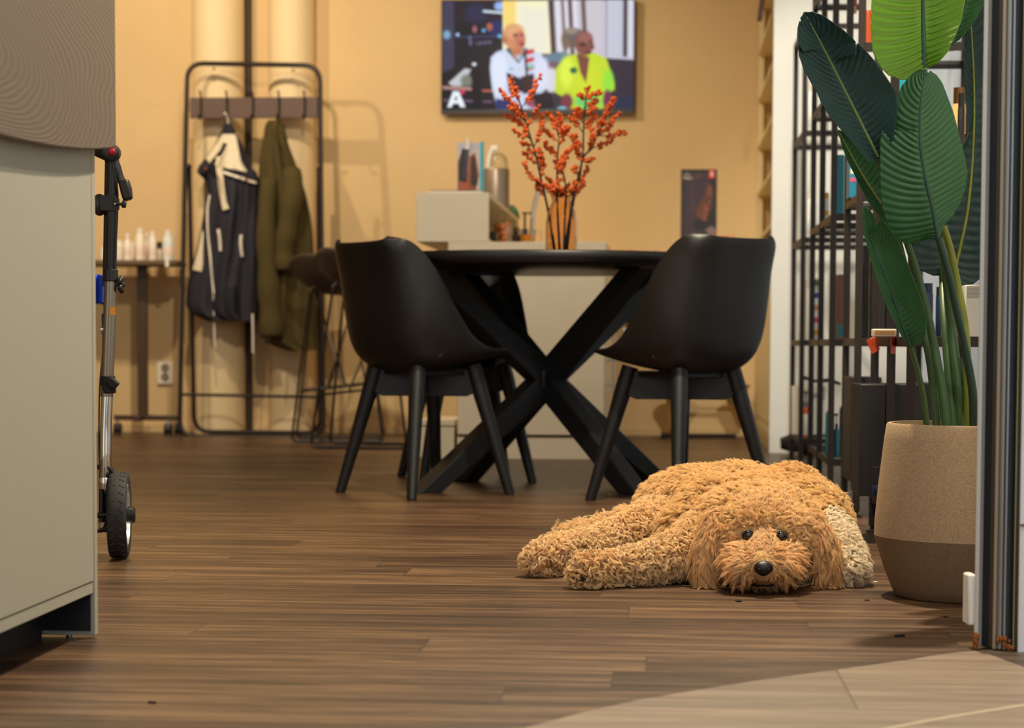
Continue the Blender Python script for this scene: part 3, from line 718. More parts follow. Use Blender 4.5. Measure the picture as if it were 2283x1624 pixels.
bcol = mat('stoneware_bowl', (150, 112, 68), .4, noise_amt=.08, scale=20)
bowls = []
for i, xx in enumerate((1502, 1638)):
    q = W(xx, 862, off)
    bo = thing('pet_bowl', (q.x, q.y, zc - .09), '%s pet bowl hanging from the low dark stand' % ('left' if i == 0 else 'right'), 'bowl', 'pet bowls on the low stand')
    MB().lathe([(.001, -.0), (.032, .0), (.045, .03), (.07, .088), (.078, .095), (.078, .099), (.068, .094), (.04, .03), (.001, .012)], (0, 0, 0), 32).build('bowl_body', bcol).parent = bo
    kb = MB()
    for t in range(14): kb.ell((random.uniform(-.03, .03), random.uniform(-.03, .03), .095 + random.uniform(0, .01)), .008, 8, 6)
    kb.build('kibble', mat('pale_kibble', (206, 176, 110), .7)).parent = bo


# ================================================================== bottle trolley on the left
ot = .42
tz = W(315, 581, ot).z
tr_ = thing('salon_trolley', W(318, 930, .3), 'slim table on castors against the left end of the ochre wall', 'trolley')
m_trol = mat('grey_brown_board', (112, 88, 62), .5, noise_amt=.06, scale=12)
xa, xb = W(120, 581, ot).x, W(398, 581, ot).x
yA, yB = YW - .44, YW - .07
pl = fillet([(xa, yA, 0), (xb, yA, 0), (xb - .03, yB, 0), (xa, yB, 0)], .08, 6, closed=True)
MB().prism([Vector((q.x, q.y, tz - .022)) for q in pl], (0, 0, .024)).build('table_top', m_trol, tr_, smooth=False, bevel=.003)
m_dkm = mat('taupe_tube_metal', (84, 66, 48), .4, .4)
xp = W(318, 900, .27).x
MB().bb((xp - .024, YW - .28, .08), (xp + .024, YW - .24, tz - .02)).build('post', m_dkm, tr_, bevel=.004)
zb = W(318, 932, .27).z
MB().bb((W(255, 930, .27).x, YW - .285, zb - .013), (W(402, 930, .27).x, YW - .245, zb + .013)).build('foot_bar', m_dkm, tr_, bevel=.003)
MB().bb((xp - .015, YW - .4, zb - .013), (xp + .015, YW - .12, zb + .012)).build('cross_foot', m_dkm, tr_, bevel=.003)
for px_ in (262, 380, 398):
    x_ = W(px_, 950, .27).x; y_ = YW - (.265 if px_ != 380 else .32)
    k_ = MB(); R = Matrix.Rotation(PI / 2, 3, 'Y')
    for s_ in (-.011, .011): k_.lathe([(.001, -.006), (.028, -.006), (.03, 0), (.028, .006), (.001, .006)], (x_ + s_, y_, .03), 20, M=R)
    cst = k_.build('castor', mat('dark_castor_rubber', (40, 32, 28), .5), tr_)
    k_ = MB(); k_.bb((x_ - .006, y_ - .008, .03), (x_ + .006, y_ + .008, zb - .01)); k_.build('castor_fork', MATS['polished_chrome'], cst)
# bottles on it
m_bw = mat('white_bottle_plastic', (244, 234, 216), .35)
m_lbl = mat('pinkish_label', (236, 214, 198), .5); m_bdk = mat('dark_cosmetic', (70, 40, 36), .4)
def wbottle(px0, px1, py1, o_, kind, label, capmat=None, body=None):
    q0, q1 = W(px0, 575, o_), W(px1, 575, o_); r = (q1.x - q0.x) / 2 * 1.12; x_ = (q0.x + q1.x) / 2; y_ = YW - o_
    z0 = tz + .002; h_ = W(px0, py1, o_).z - z0
    t = thing('cosmetic_bottle', (x_, y_, z0), label, 'bottle', 'bottles on the trolley')
    if kind == 'jar': pr = [(.001, 0), (r * .9, 0), (r, .006), (r, h_ * .62), (r * .96, h_ * .66)]; cp = [(r * 1.02, h_ * .66), (r * 1.02, h_), (.001, h_)]
    elif kind == 'narrow': pr = [(.001, 0), (r, .0), (r, h_ * .66), (r * .55, h_ * .76), (r * .45, h_ * .8)]; cp = [(r * .55, h_ * .8), (r * .5, h_), (.001, h_)]
    else: pr = [(.001, 0), (r * .95, 0), (r, .01), (r, h_ * .74), (r * .7, h_ * .82)]; cp = [(r * .72, h_ * .82), (r * .66, h_), (.001, h_)]
    MB().lathe([(a_, b_ + z0) for a_, b_ in pr], (x_, y_, 0), 24).build('bottle_body', body or m_bw, t)
    MB().lathe([(a_, b_ + z0) for a_, b_ in cp], (x_, y_, 0), 24).build('cap', capmat or m_bw, t)
    if kind != 'jar':
        MB().lathe([(r * 1.01, z0 + h_ * .2), (r * 1.012, z0 + h_ * .45), (r * 1.005, z0 + h_ * .452)], (x_, y_, 0), 24).build('label_band', m_lbl, t)
wbottle(224, 240, 552, .22, 'jar', 'small white jar at the left end of the trolley, beside the walker post')
wbottle(256, 276, 536, .20, 'round', 'squat white bottle first right of the walker post on the trolley')
wbottle(276, 292, 520, .24, 'narrow', 'white bottle with slim neck standing left of the tallest bottle')
wbottle(292, 302, 540, .14, 'jar', 'low white tub tucked behind the slim-necked bottle')
wbottle(303, 321, 509, .20, 'round', 'tallest round white bottle in the middle of the trolley')
wbottle(320, 334, 520, .14, 'narrow', 'white bottle behind and right of the tallest one')
wbottle(332, 348, 516, .24, 'round', 'white bottle with grey cap, second tall one on the trolley')
wbottle(350, 366, 540, .16, 'jar', 'small jar with dark reddish lid on the trolley', capmat=m_bdk)
wbottle(364, 386, 514, .22, 'round', 'bluish white bottle at the right end of the trolley', body=mat('bluish_white_plastic', (226, 232, 228), .35))
k_ = MB(); q = W(374, 588, .43); k_.box((q.x, YW - .445, tz - .002), (.018, .004, .06)); tag(k_.build('hanging_strip', m_bw), 'white strip hanging over the trolley edge below the bluish bottle', 'strip')

# ================================================================== coat rack
m_rack = mat('bronze_black_tube', (46, 36, 30), .32, .3)
ck = thing('coat_rack', W(560, 975, .3), 'dark tubular coat rack with five hooks in front of the round ducts', 'coat rack')
Fo = lambda px, py: W(px, py, .40 - .10 * (975 - py) / 830)
lp_ = fillet([Fo(418, 141), Fo(713, 146), Fo(721, 975), Fo(400, 974)], .085, 6, closed=True)
MB().tube(lp_, .0125, 12, closed=True).build('front_frame', m_rack, ck)
Ro = lambda px, py: W(px, py, .235 + .06 * (975 - py) / 600)
rp = fillet([Ro(422, 372), Ro(433, 963), Ro(714, 966), Ro(711, 375)], .085, 6)
MB().tube(rp, .0115, 12).build('rear_frame', m_rack, ck)
MB().tube([Fo(404, 880), Fo(722, 886)], .008, 10).build('lower_crossbar', m_rack, ck)
m_hb = mat('brown_hook_board', (92, 68, 56), .5, noise_amt=.05, scale=20)
a, b2 = Fo(424, 218), Fo(708, 263)
MB().bb((a.x, a.y - .006, b2.z), (b2.x, a.y + .010, a.z)).build('hook_board', m_hb, ck, bevel=.002)
for px_ in (449, 507, 565, 623, 680):
    q = Fo(px_, 240); y_ = a.y - .016
    MB().tube(smoothpts([(q.x, y_ - .025, Fo(px_, 205).z), (q.x, y_ - .004, Fo(px_, 212).z), (q.x, y_, Fo(px_, 235).z), (q.x, y_, Fo(px_, 256).z), (q.x, y_ - .03, Fo(px_, 268).z), (q.x, y_ - .045, Fo(px_, 258).z)], 4), .0048, 8).build('hook', m_rack, ck)
for px_, py_ in ((421, 372), (713, 376)):
    MB().ell(Fo(px_, py_), .017, 12, 8).build('hinge', m_rack, ck)
for px_, py_ in ((475, 152), (652, 156)):
    MB().ell(Fo(px_, py_) + Vector((0, .02, 0)), .008, 12, 8).build('screw', MATS['polished_chrome'], ck)

# ------------------------------------------------ garments
def garment(rows, off, thick, seed, amp=.016, nf=7):
    ys = [r[0] for r in rows]
    def prof(v):
        py = ys[0] + v * (ys[-1] - ys[0]); return py, interp(ys, [r[1] for r in rows], py), interp(ys, [r[2] for r in rows], py)
    def pt(u, v):                      # u 0..1 front left to right, 1..2 back right to left
        py, xl, xr = prof(v); fr = u <= 1; w = u if fr else 2 - u
        px = xl + (xr - xl) * w
        th = thick * (.35 + .65 * min(1, v * 3.))
        bulge = max(0, math.sin(PI * w)) ** .5
        fold = amp * (math.sin(w * nf * 2 + seed + 1.6 * math.sin(v * 3 + seed)) + .6 * math.sin(w * nf * 4.3 + v * 5 + seed * 2) + .5 * noise.noise(Vector((w * 5, v * 7, seed)))) * min(1, v * 4 + .15)
        o = off + (th * bulge + fold * bulge if fr else -.02 * bulge)
        return W(px, py, o)
    return pt
m_navy = mat('navy_jacket_fabric', (34, 32, 43), .75, noise_amt=.12, scale=60, bump=.3, bscale=180)
m_jw = mat('off_white_piping', (244, 232, 214), .6); m_lin = mat('cream_fleece_lining', (234, 218, 188), .9, noise_amt=.12, scale=90, bump=.5, bscale=200)
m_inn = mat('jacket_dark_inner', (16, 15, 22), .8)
oj = .315
jrows = [(272, 502, 514), (300, 490, 528), (330, 474, 544), (352, 458, 552), (372, 442, 558), (384, 438, 572), (400, 455, 578), (430, 462, 579), (470, 455, 580), (520, 446, 580), (560, 437, 581), (600, 426, 580), (640, 417, 580), (680, 414, 578), (700, 424, 577), (716, 462, 574)]
jk = thing('winter_jacket', Fo(508, 262), 'navy winter jacket with cream hood lining and white zips, on the second hook', 'jacket')
gp = garment(jrows, oj, .085, 1.3)
MB().grid(lambda u, v: gp(u * 2, v), 64, 60, closed_u=True).build('jacket_body', m_navy, jk, auto=0)
def onto(gp_, rows, px, py, lift=.006):
    ys = [r[0] for r in rows]; v = (py - ys[0]) / (ys[-1] - ys[0]); xl = interp(ys, [r[1] for r in rows], py); xr = interp(ys, [r[2] for r in rows], py)
    w = min(max((px - xl) / (xr - xl), .03), .97); p = gp_(w, min(max(v, 0), 1)); return p + Vector((0, -lift, 0))
def patch(gp_, rows, poly_l, poly_r, nm, m, par, lift=.007, n=14, th=.006):   # two px polylines joined into a raised strip
    yl_, yr_ = [p[1] for p in poly_l], [p[1] for p in poly_r]
    def f(u, v):
        a_ = v * (len(poly_l) - 1); i = min(int(a_), len(poly_l) - 2); t = a_ - i
        L_ = (poly_l[i][0] * (1 - t) + poly_l[i + 1][0] * t, poly_l[i][1] * (1 - t) + poly_l[i + 1][1] * t)
        R_ = (poly_r[i][0] * (1 - t) + poly_r[i + 1][0] * t, poly_r[i][1] * (1 - t) + poly_r[i + 1][1] * t)
        w = min(max(u, 0), 1); e = th * (1 if 0.02 < u < .98 else 0)
        return onto(gp_, rows, L_[0] * (1 - w) + R_[0] * w, L_[1] * (1 - w) + R_[1] * w, lift + e)
    return MB().grid(f, 9, n * 2).build(nm, m, par, auto=0)
patch(gp, jrows, [(496, 300), (476, 330), (458, 352), (466, 362), (488, 372)], [(528, 300), (532, 330), (538, 360), (545, 372), (552, 384)], 'hood_lining', m_lin, jk)
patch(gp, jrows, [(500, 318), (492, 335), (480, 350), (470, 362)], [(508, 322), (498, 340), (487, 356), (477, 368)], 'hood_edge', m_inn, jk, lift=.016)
patch(gp, jrows, [(482, 350), (484, 380), (488, 420), (494, 452), (498, 470)], [(498, 350), (498, 380), (502, 420), (507, 450), (512, 466)], 'hood_strap', m_lin, jk, lift=.018)
patch(gp, jrows, [(436, 376), (446, 362), (455, 356)], [(452, 398), (462, 384), (470, 368)], 'collar_corner', m_navy, jk, lift=.02)
patch(gp, jrows, [(500, 382), (530, 392), (560, 402), (576, 407)], [(499, 388), (529, 398), (559, 408), (576, 412)], 'collar_piping', m_jw, jk, lift=.02)
def seam(pts, r, nm, m, par, gp_=None, rows=None, lift=.004):
    return MB().tube([onto(gp_ or gp, rows or jrows, *p, lift) for p in smoothpts2(pts)], r, 6).build(nm, m, par)
def smoothpts2(pts): return [(q.x, q.y) for q in smoothpts([Vector((a, b, 0)) for a, b in pts], 5)]
seam([(468, 435), (463, 470), (464, 520), (469, 570), (473, 620), (477, 655)], .0055, 'zip_piping', m_jw, jk)
seam([(487, 512), (490, 530), (492, 560)], .008, 'pocket_zip', m_jw, jk); seam([(538, 524), (537, 545), (540, 572)], .008, 'pocket_zip', m_jw, jk)
patch(gp, jrows, [(449, 500), (438, 540), (430, 570), (424, 600)], [(454, 520), (453, 560), (453, 590), (450, 606)], 'reflective_sleeve_panel', m_lin, jk, lift=.004)
MB().tube([W(476, 655, oj + .06), W(477, 700, oj + .05), W(478, 745, oj + .04), W(480, 776, oj + .03)], .0048, 8).build('drawcord', m_jw, jk)
MB().tube([W(563, 700, oj + .05), W(564, 745, oj + .05), W(564, 787, oj + .04)], .0055, 8).build('drawcord', m_jw, jk)
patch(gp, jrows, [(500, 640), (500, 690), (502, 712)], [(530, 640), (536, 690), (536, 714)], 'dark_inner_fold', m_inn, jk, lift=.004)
for (x_, y_) in ((462, 378), (551, 402)): MB().ell(onto(gp, jrows, x_, y_, .03), .008, 10, 8).build('snap', mat('red_brown_snap', (150, 60, 46), .4), jk)
MB().tube([Fo(507, 255) + Vector((0, -.06, 0)), W(508, 268, oj + .03), W(508, 280, oj + .02)], .006, 8).build('hanging_loop', m_jw, jk)
m_olive = mat('olive_wool', (74, 62, 22), .9, noise_amt=.10, scale=70, bump=.35, bscale=220)
orows = [(268, 598, 626), (280, 590, 634), (300, 588, 638), (330, 582, 646), (360, 578, 658), (400, 577, 672), (440, 577, 684), (480, 578, 692), (520, 580, 697), (570, 581, 700), (620, 581, 704), (680, 581, 707), (740, 584, 709), (765, 592, 711), (782, 640, 711)]
oc = thing('wool_coat', Fo(622, 262), 'olive green wool coat hanging on the fourth hook', 'coat')
gp2 = garment(orows, oj - .01, .10, 4.1, amp=.02, nf=5)
MB().grid(lambda u, v: gp2(u * 2, v), 64, 60, closed_u=True).build('coat_body', m_olive, oc, auto=0)
def sleeve(pts, rs, nm):
    pp = smoothpts([W(x_, y_, o_) for x_, y_, o_ in pts], 6); rr = [interp(np.linspace(0, 1, len(rs)), rs, t) * (1 + .06 * math.sin(t * 23)) for t in np.linspace(0, 1, len(pp))]
    o = MB().tube(pp, rr, 20, caps=False).build(nm, m_olive, oc, recalc=False)
    sm = o.modifiers.new('s', 'SOLIDIFY'); sm.thickness = .006
    e = pp[-1]; d_ = (pp[-1] - pp[-2]).normalized()
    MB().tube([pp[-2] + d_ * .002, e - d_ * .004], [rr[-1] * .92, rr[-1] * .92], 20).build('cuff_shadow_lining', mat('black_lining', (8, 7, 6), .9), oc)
sleeve([(650, 380, .40), (652, 430, .44), (642, 500, .45), (634, 560, .45), (636, 603, .45)], [.045, .055, .05, .047, .048], 'sleeve')
sleeve([(600, 400, .39), (594, 500, .42), (598, 600, .43), (603, 690, .43), (607, 752, .43)], [.04, .05, .055, .058, .060], 'sleeve')
patch(gp2, orows, [(608, 290), (640, 350), (655, 395), (690, 480)], [(625, 290), (660, 360), (676, 410), (694, 470)], 'lapel', m_olive, oc, lift=.012, th=.01)
MB().tube([Fo(623, 256) + Vector((0, -.06, 0)), W(618, 268, oj + .03), W(612, 278, oj + .03)], .005, 8).build('hanging_loop', mat('brass_chain', (150, 100, 60), .3, .8), oc)

# ================================================================== bar stools
m_wire = mat('black_wire', (38, 30, 26), .35, .4); m_seat = mat('dark_brown_stool_seat', (58, 46, 40), .5)
def make_stool(label):
    t = thing('bar_stool', (0, 0, 0), label, 'stool', 'wire bar stools by the coat rack')
    st = MB()
    def sf(u, v):
        x = (u - .5) * .42; y = (v - .5) * .36; r = math.hypot(x / .21, y / .18); k = min(1, 1 / max(r, 1e-6)) if r > 1 else 1
        x *= k ** .6; y *= k ** .6
        z = .715 + .06 * min(r, 1) ** 2 + .09 * max(0, (-x - .05) / .16) ** 2 + .02 * (y / .18) ** 2
        z = z if z < .80 else .80 + (z - .80) * 1.5; ca, sa = math.cos(.85), math.sin(.85)
        return Vector((x * ca - y * sa, x * sa + y * ca, z))
    o = st.grid(sf, 20, 20).build('seat', m_seat, recalc=False, auto=0); o.parent = t
    sd = o.modifiers.new('s', 'SOLIDIFY'); sd.thickness = .018; sd.offset = -1
    ss = o.modifiers.new('ss', 'SUBSURF'); ss.levels = 1; ss.render_levels = 1
    for sy in (-1, 1):
        y = .205 * sy
        pts = fillet([(.11, .12 * sy, .735), (.13, .13 * sy, .72), (.225, y, .007), (-.205, y, .007), (-.12, .13 * sy, .72), (-.10, .12 * sy, .735)], .03, 5)
        l_ = MB().tube(pts, .0062, 8).build('sled_leg', m_wire); l_.parent = t
        for x in (.17, -.15): f_ = MB().box((x, y, .004), (.045, .014, .008)).build('foot_pad', mat('black_plastic', (24, 22, 22), .35)); f_.parent = l_
    fr = MB(); fr.tube(fillet([(.19, -.175, .28), (.19, .175, .28), (-.165, .175, .24), (-.165, -.175, .24)], .02, 4, closed=True), .0055, 8, closed=True)
    o = fr.build('footrest_ring', m_wire); o.parent = t
    br = MB()
    for sx in (-1, 1): br.tube([(.1 * sx, -.1, .72), (-.04 * sx, .16, .26)], .0045, 6); br.tube([(.1 * sx, .1, .72), (-.04 * sx, -.16, .26)], .0045, 6)
    o = br.build('wire_brace', m_wire); o.parent = t
    return t
p = atz(716, 984)
s1 = make_stool('dark wire bar stool with brown seat right beside the olive coat'); s1.location = Cc((750 - 1141.5) / FPX * 10.15, 10.15); s1.rotation_euler = (0, 0, .0 + .12)
s2 = copy_tree(s1); s2['label'] = 'dark wire bar stool standing behind the left black chair'; s2.location = Cc((815 - 1141.5) / FPX * 9.55, 9.5); s2.rotation_euler = (0, 0, -.05)

# ================================================================== dining chairs
m_shell = mat('black_moulded_plastic', (24, 22, 21), .42, noise_amt=.06, scale=40)
m_wood = mat('black_stained_wood', (17, 16, 17), .45, noise_amt=.12, scale=18, stretch=(1, 1, .15), bump=.15)
m_cush = mat('black_leatherette', (26, 22, 22), .38)
Pv = [(.215, .446), (.17, .428), (.06, .402), (-.05, .384), (-.13, .388), (-.185, .43), (-.212, .53), (-.235, .66), (-.260, .772)]
Ev = [(.205, .454), (.165, .452), (.09, .458), (.025, .490), (-.04, .565), (-.09, .650), (-.135, .722), (-.18, .768), (-.236, .788)]
wv_ = [.165, .195, .212, .218, .22, .215, .20, .182, .166]
tt = np.linspace(0, 1, 9)
def sh(v, arr, k=None): return interp(tt, [q[k] for q in arr] if k is not None else arr, v)
Pc = smoothpts([Vector((a, 0, b)) for a, b in Pv], 5); Ec = smoothpts([Vector((a, 0, b)) for a, b in Ev], 5); wc = [q.x for q in smoothpts([Vector((w, 0, 0)) for w in wv_], 5)]
def shell(u, v):
    i = v * (len(Pc) - 1); k = min(int(i), len(Pc) - 2); t = i - k
    P_ = Pc[k] * (1 - t) + Pc[k + 1] * t; E_ = Ec[k] * (1 - t) + Ec[k + 1] * t; w = wc[k] * (1 - t) + wc[k + 1] * t
    s = (u - .5) * 2; a_ = abs(s); q = a_ ** 2.6
    p = P_ * (1 - q) + E_ * q
    y = w * math.copysign(math.sin(min(a_, 1) * PI / 2) ** .92, s)
    # round the top corners and the front lip
    if v > .90: y *= 1 - .24 * ((v - .90) / .10) ** 2.6 * a_
    if v < .08: y *= 1 - .12 * ((.08 - v) / .08) ** 2
    p = p.copy(); p.y = y
    if v < .1: p.z -= .012 * (1 - v / .1) * (1 - a_ * .3)
    return p
def make_chair(label):
    t = thing('dining_chair', (0, 0, 0), label, 'chair', 'black shell chairs around the table')
    o = MB().grid(shell, 29, 46).build('seat_shell', m_shell, recalc=False, auto=0); o.parent = t
    sd = o.modifiers.new('thickness', 'SOLIDIFY'); sd.thickness = .009; sd.offset = 1
    bv = o.modifiers.new('round', 'BEVEL'); bv.width = .003; bv.segments = 2; bv.limit_method = 'ANGLE'; bv.angle_limit = math.radians(50)
    cu = MB().grid(lambda u, v: shell(.5 + (u - .5) * .62, .06 + v * .40) + Vector((0, 0, .016 + .018 * (math.sin(PI * u) * math.sin(PI * v)) ** .5)), 18, 18).build('seat_cushion', m_cush, recalc=False, auto=0); cu.parent = t
    s2_ = cu.modifiers.new('t', 'SOLIDIFY'); s2_.thickness = .012; s2_.offset = -1
    fr = MB()
    for a_ in (45, 135):
        r = math.radians(a_); d = Vector((math.cos(r), math.sin(r), 0)) * .155
        poly = [d + Vector((0, 0, .390)), d + Vector((0, 0, .315)), d * .85 + Vector((0, 0, .305)), -d * .85 + Vector((0, 0, .305)), -d + Vector((0, 0, .315)), -d + Vector((0, 0, .390))]
        n_ = Vector((-math.sin(r), math.cos(r), 0)) * .016
        fr.prism([q - n_ for q in poly], n_ * 2)
    fr.box((0, 0, .378), (.2, .2, .014))
    o = fr.build('cross_frame', m_wood, bevel=.002, smooth=False); o.parent = t
    for a_ in (45, 135, 225, 315):
        r = math.radians(a_); d = Vector((math.cos(r), math.sin(r), 0))
        top = d * .150 + Vector((0, 0, .402)); bot = d * .268
        pts = [bot, bot * .985 + Vector((0, 0, .02)), bot * .62 + top * .38, top]
        lg = MB().tube([bot, bot.lerp(top, .3), bot.lerp(top, .65), bot.lerp(top, .85), top + Vector((0, 0, .0))], [.0155, .019, .023, .026, .025], 16, flat=1.0)
        o = lg.build('leg', m_wood); o.parent = t
        g = MB().cyl(bot + Vector((0, 0, -.0)), bot + Vector((0, 0, .003)), .013, 12).build('glide', mat('black_rubber_gasket', (16, 15, 18), .6)); g.parent = o
    return t
c1 = make_chair('black shell chair at the left front of the table, back to the wire stools')
c1.location = Cc(-.272, 6.56); c1.rotation_euler = (0, 0, YAW + math.radians(39))
c2 = copy_tree(c1); c2['label'] = 'black shell chair at the right of the table, directly behind the dog'
c2.location = Cc(.5, 6.26); c2.rotation_euler = (0, 0, YAW + math.radians(129))
c3 = copy_tree(c1); c3['label'] = 'black shell chair behind the table, half hidden by the left front chair'
c3.location = Cc(-.16, 7.27); c3.rotation_euler = (0, 0, YAW + math.radians(-76))

# ================================================================== round table
TC = Cc(.11, 6.87)
m_top = mat('black_wood_top', (24, 22, 23), .38, noise_amt=.35, scale=7, stretch=(.35, 5, 5), bump=.35)
tb = thing('round_table', TC, 'round black dining table on crossed diagonal beams', 'table')
ZT = .747; R_ = .625
prof = [(.001, ZT - .04), (R_ - .014, ZT - .04), (R_ - .004, ZT - .032), (R_, ZT - .02), (R_, ZT - .006), (R_ - .005, ZT), (.001, ZT)]
MB().lathe(prof, TC, 160).build('table_top', m_top, tb)
m_beam = mat('matt_black_beam', (20, 21, 24), .5, noise_amt=.1, scale=20, bump=.2)
hub = TC + Vector((0, 0, .352))
offs = [(-.385, -.275), (.385, .275), (-.275, .315), (.275, -.315)]
for (ox, oy) in offs:
    for z_ in (0.0, ZT - .046):
        e = Cc(.11 + ox, 6.87 + oy, z_); d = (hub - e); hor = Vector((d.x, d.y, 0)).normalized(); per = Vector((-hor.y, hor.x, 0))
        w_ = .034; hw = .044                     # half thickness across, half length of the cut foot
        P0 = [e - hor * hw, e + hor * hw]; P1 = [hub - hor * hw * .5, hub + hor * hw * .5]
        sgn = 1 if z_ == 0 else -1
        P1 = [hub - hor * .02 + Vector((0, 0, .034 * sgn)), hub + hor * .02 - Vector((0, 0, .034 * sgn))]
        m = MB(); poly = [P0[0], P0[1], P1[1], P1[0]]
        m.prism([q - per * w_ for q in poly], per * w_ * 2)
        o = m.build('floor_beam' if z_ == 0 else 'upper_beam', m_beam, tb, smooth=False, bevel=.004)
MB().box(hub, (.085, .085, .07), YAW + .6).build('hub', m_beam, tb, bevel=.006)
pl = MB()
for (ox, oy) in offs: pl.box(Cc(.11 + ox * .98, 6.87 + oy * .98, ZT - .043), (.11, .07, .006), YAW + math.atan2(oy, ox))
pl.build('mounting_plates', mat('dark_bronze_metal', (44, 34, 28), .4, .5), tb, smooth=False)

# ================================================================== vase with berry branches
VC = V(1251, 560, 6.8); VC.z = ZT
m_vase = mat('amber_glass', (250, 222, 190), .04, Transmission_Weight=1.0, IOR=1.22)
vs_ = thing('glass_vase', VC, 'amber ribbed glass vase holding orange berry branches on the table', 'vase')
vp = [(.001, .0), (.046, .0), (.0495, .006), (.0498, .05), (.0495, .11), (.044, .145), (.033, .172), (.030, .182), (.034, .198), (.043, .212), (.0405, .2125), (.0315, .198), (.0275, .182), (.0305, .17), (.0415, .143), (.047, .11), (.0472, .05), (.046, .012), (.001, .009)]
MB().lathe(vp, VC, 96, ribs=16, rib=.018).build('vase_body', m_vase, vs_)
m_twig = mat('dark_twig_bark', (52, 42, 40), .8, noise_amt=.2, scale=120); m_berry = mat('orange_berry', (240, 104, 30), .38, noise_amt=.12, scale=200, Subsurface_Weight=.1)
def V2(px, py, dd=0.): return V(px, py, 6.8 + dd)
branches = [
 ('berry branch leaning far left, tallest of the bunch', [(1236, 552, 0), (1222, 470, .0), (1208, 408, -.01), (1194, 345, -.02), (1176, 285, -.03), (1160, 232, -.04), (1146, 190, -.05), (1135, 165, -.05)],
  [[(1150, 205), (1135, 168)], [(1160, 232), (1145, 205), (1138, 180)], [(1166, 250), (1140, 228), (1114, 200)], [(1163, 240), (1185, 210), (1203, 168)], [(1170, 262), (1150, 240)], [(1172, 272), (1150, 250), (1133, 238)], [(1176, 285), (1205, 232)], [(1186, 318), (1160, 275), (1125, 256)], [(1184, 310), (1160, 300), (1140, 290)], [(1190, 330), (1205, 290), (1212, 255)],
   [(1196, 352), (1175, 325), (1160, 320)], [(1198, 365), (1180, 352), (1168, 338)], [(1203, 385), (1206, 345), (1200, 330)], [(1210, 415), (1190, 400), (1172, 372), (1168, 360)], [(1206, 400), (1210, 370), (1205, 345)], [(1215, 440), (1200, 420), (1195, 400)]]),
 ('berry branch standing upright in the middle of the bunch', [(1247, 554, .01), (1243, 470, .02), (1242, 400, .02), (1243, 350, .02), (1246, 310, .02), (1240, 275, .02)],
  [[(1243, 315), (1225, 300), (1210, 290)], [(1244, 300), (1235, 270), (1222, 250)], [(1245, 296), (1250, 270), (1246, 246)], [(1243, 340), (1225, 330), (1212, 318)], [(1243, 330), (1260, 300), (1262, 285)], [(1242, 350), (1232, 340), (1216, 334)], [(1243, 372), (1260, 345), (1275, 330)], [(1242, 390), (1255, 370), (1262, 350)], [(1242, 420), (1228, 408), (1222, 395)], [(1243, 410), (1255, 395)], [(1243, 440), (1258, 425), (1270, 412)], [(1243, 370), (1240, 356)], [(1242, 300), (1256, 290), (1268, 280)]]),
 ('berry branch with the straight dark stem, right of centre', [(1258, 552, -.01), (1275, 455, -.02), (1288, 400, -.02), (1299, 350, -.02), (1301, 290, -.03), (1304, 240, -.03), (1309, 195, -.03)],
  [[(1308, 215), (1312, 190)], [(1306, 222), (1296, 214), (1290, 208)], [(1305, 225), (1325, 212), (1345, 205)], [(1304, 240), (1320, 232), (1335, 222)], [(1302, 250), (1290, 244), (1282, 240)], [(1301, 262), (1318, 248), (1330, 238)], [(1301, 275), (1290, 258), (1285, 250)], [(1300, 290), (1318, 270), (1330, 255)], [(1300, 295), (1280, 270), (1270, 265)], [(1300, 330), (1288, 318), (1280, 300)], [(1299, 345), (1285, 330), (1275, 310), (1272, 300)], [(1297, 360), (1290, 345), (1284, 330)], [(1290, 395), (1282, 380), (1284, 365)], [(1296, 362), (1310, 355), (1322, 356)]]),
 ('berry branch bending far right over the table', [(1262, 550, .01), (1280, 440, .02), (1292, 395, .03), (1300, 352, .03), (1320, 330, .04), (1330, 305, .05), (1345, 275, .06), (1358, 245, .06), (1366, 218, .06)],
  [[(1360, 240), (1372, 212)], [(1352, 262), (1360, 235), (1368, 225)], [(1340, 285), (1345, 262), (1352, 248)], [(1340, 285), (1362, 270), (1384, 255)], [(1330, 303), (1360, 302), (1380, 297), (1396, 296)], [(1322, 330), (1345, 322), (1370, 312)], [(1325, 320), (1320, 300), (1318, 285)], [(1330, 305), (1335, 285), (1330, 272)], [(1312, 336), (1318, 318), (1322, 308)], [(1300, 360), (1312, 358), (1322, 355)], [(1290, 400), (1305, 385), (1310, 375)], [(1330, 305), (1350, 292), (1362, 280)]]),
 ('short berry branch low at the neck of the vase', [(1256, 548, .02), (1260, 470, .0), (1262, 430, -.02), (1258, 395, -.02), (1252, 370, -.02)],
  [[(1256, 392), (1248, 372), (1252, 355)], [(1260, 430), (1275, 420), (1285, 400)], [(1262, 440), (1250, 425), (1238, 420)], [(1262, 440), (1282, 430), (1296, 415), (1300, 400)], [(1250, 432), (1225, 420), (1202, 405)], [(1256, 440), (1235, 430), (1215, 412)]]),
]
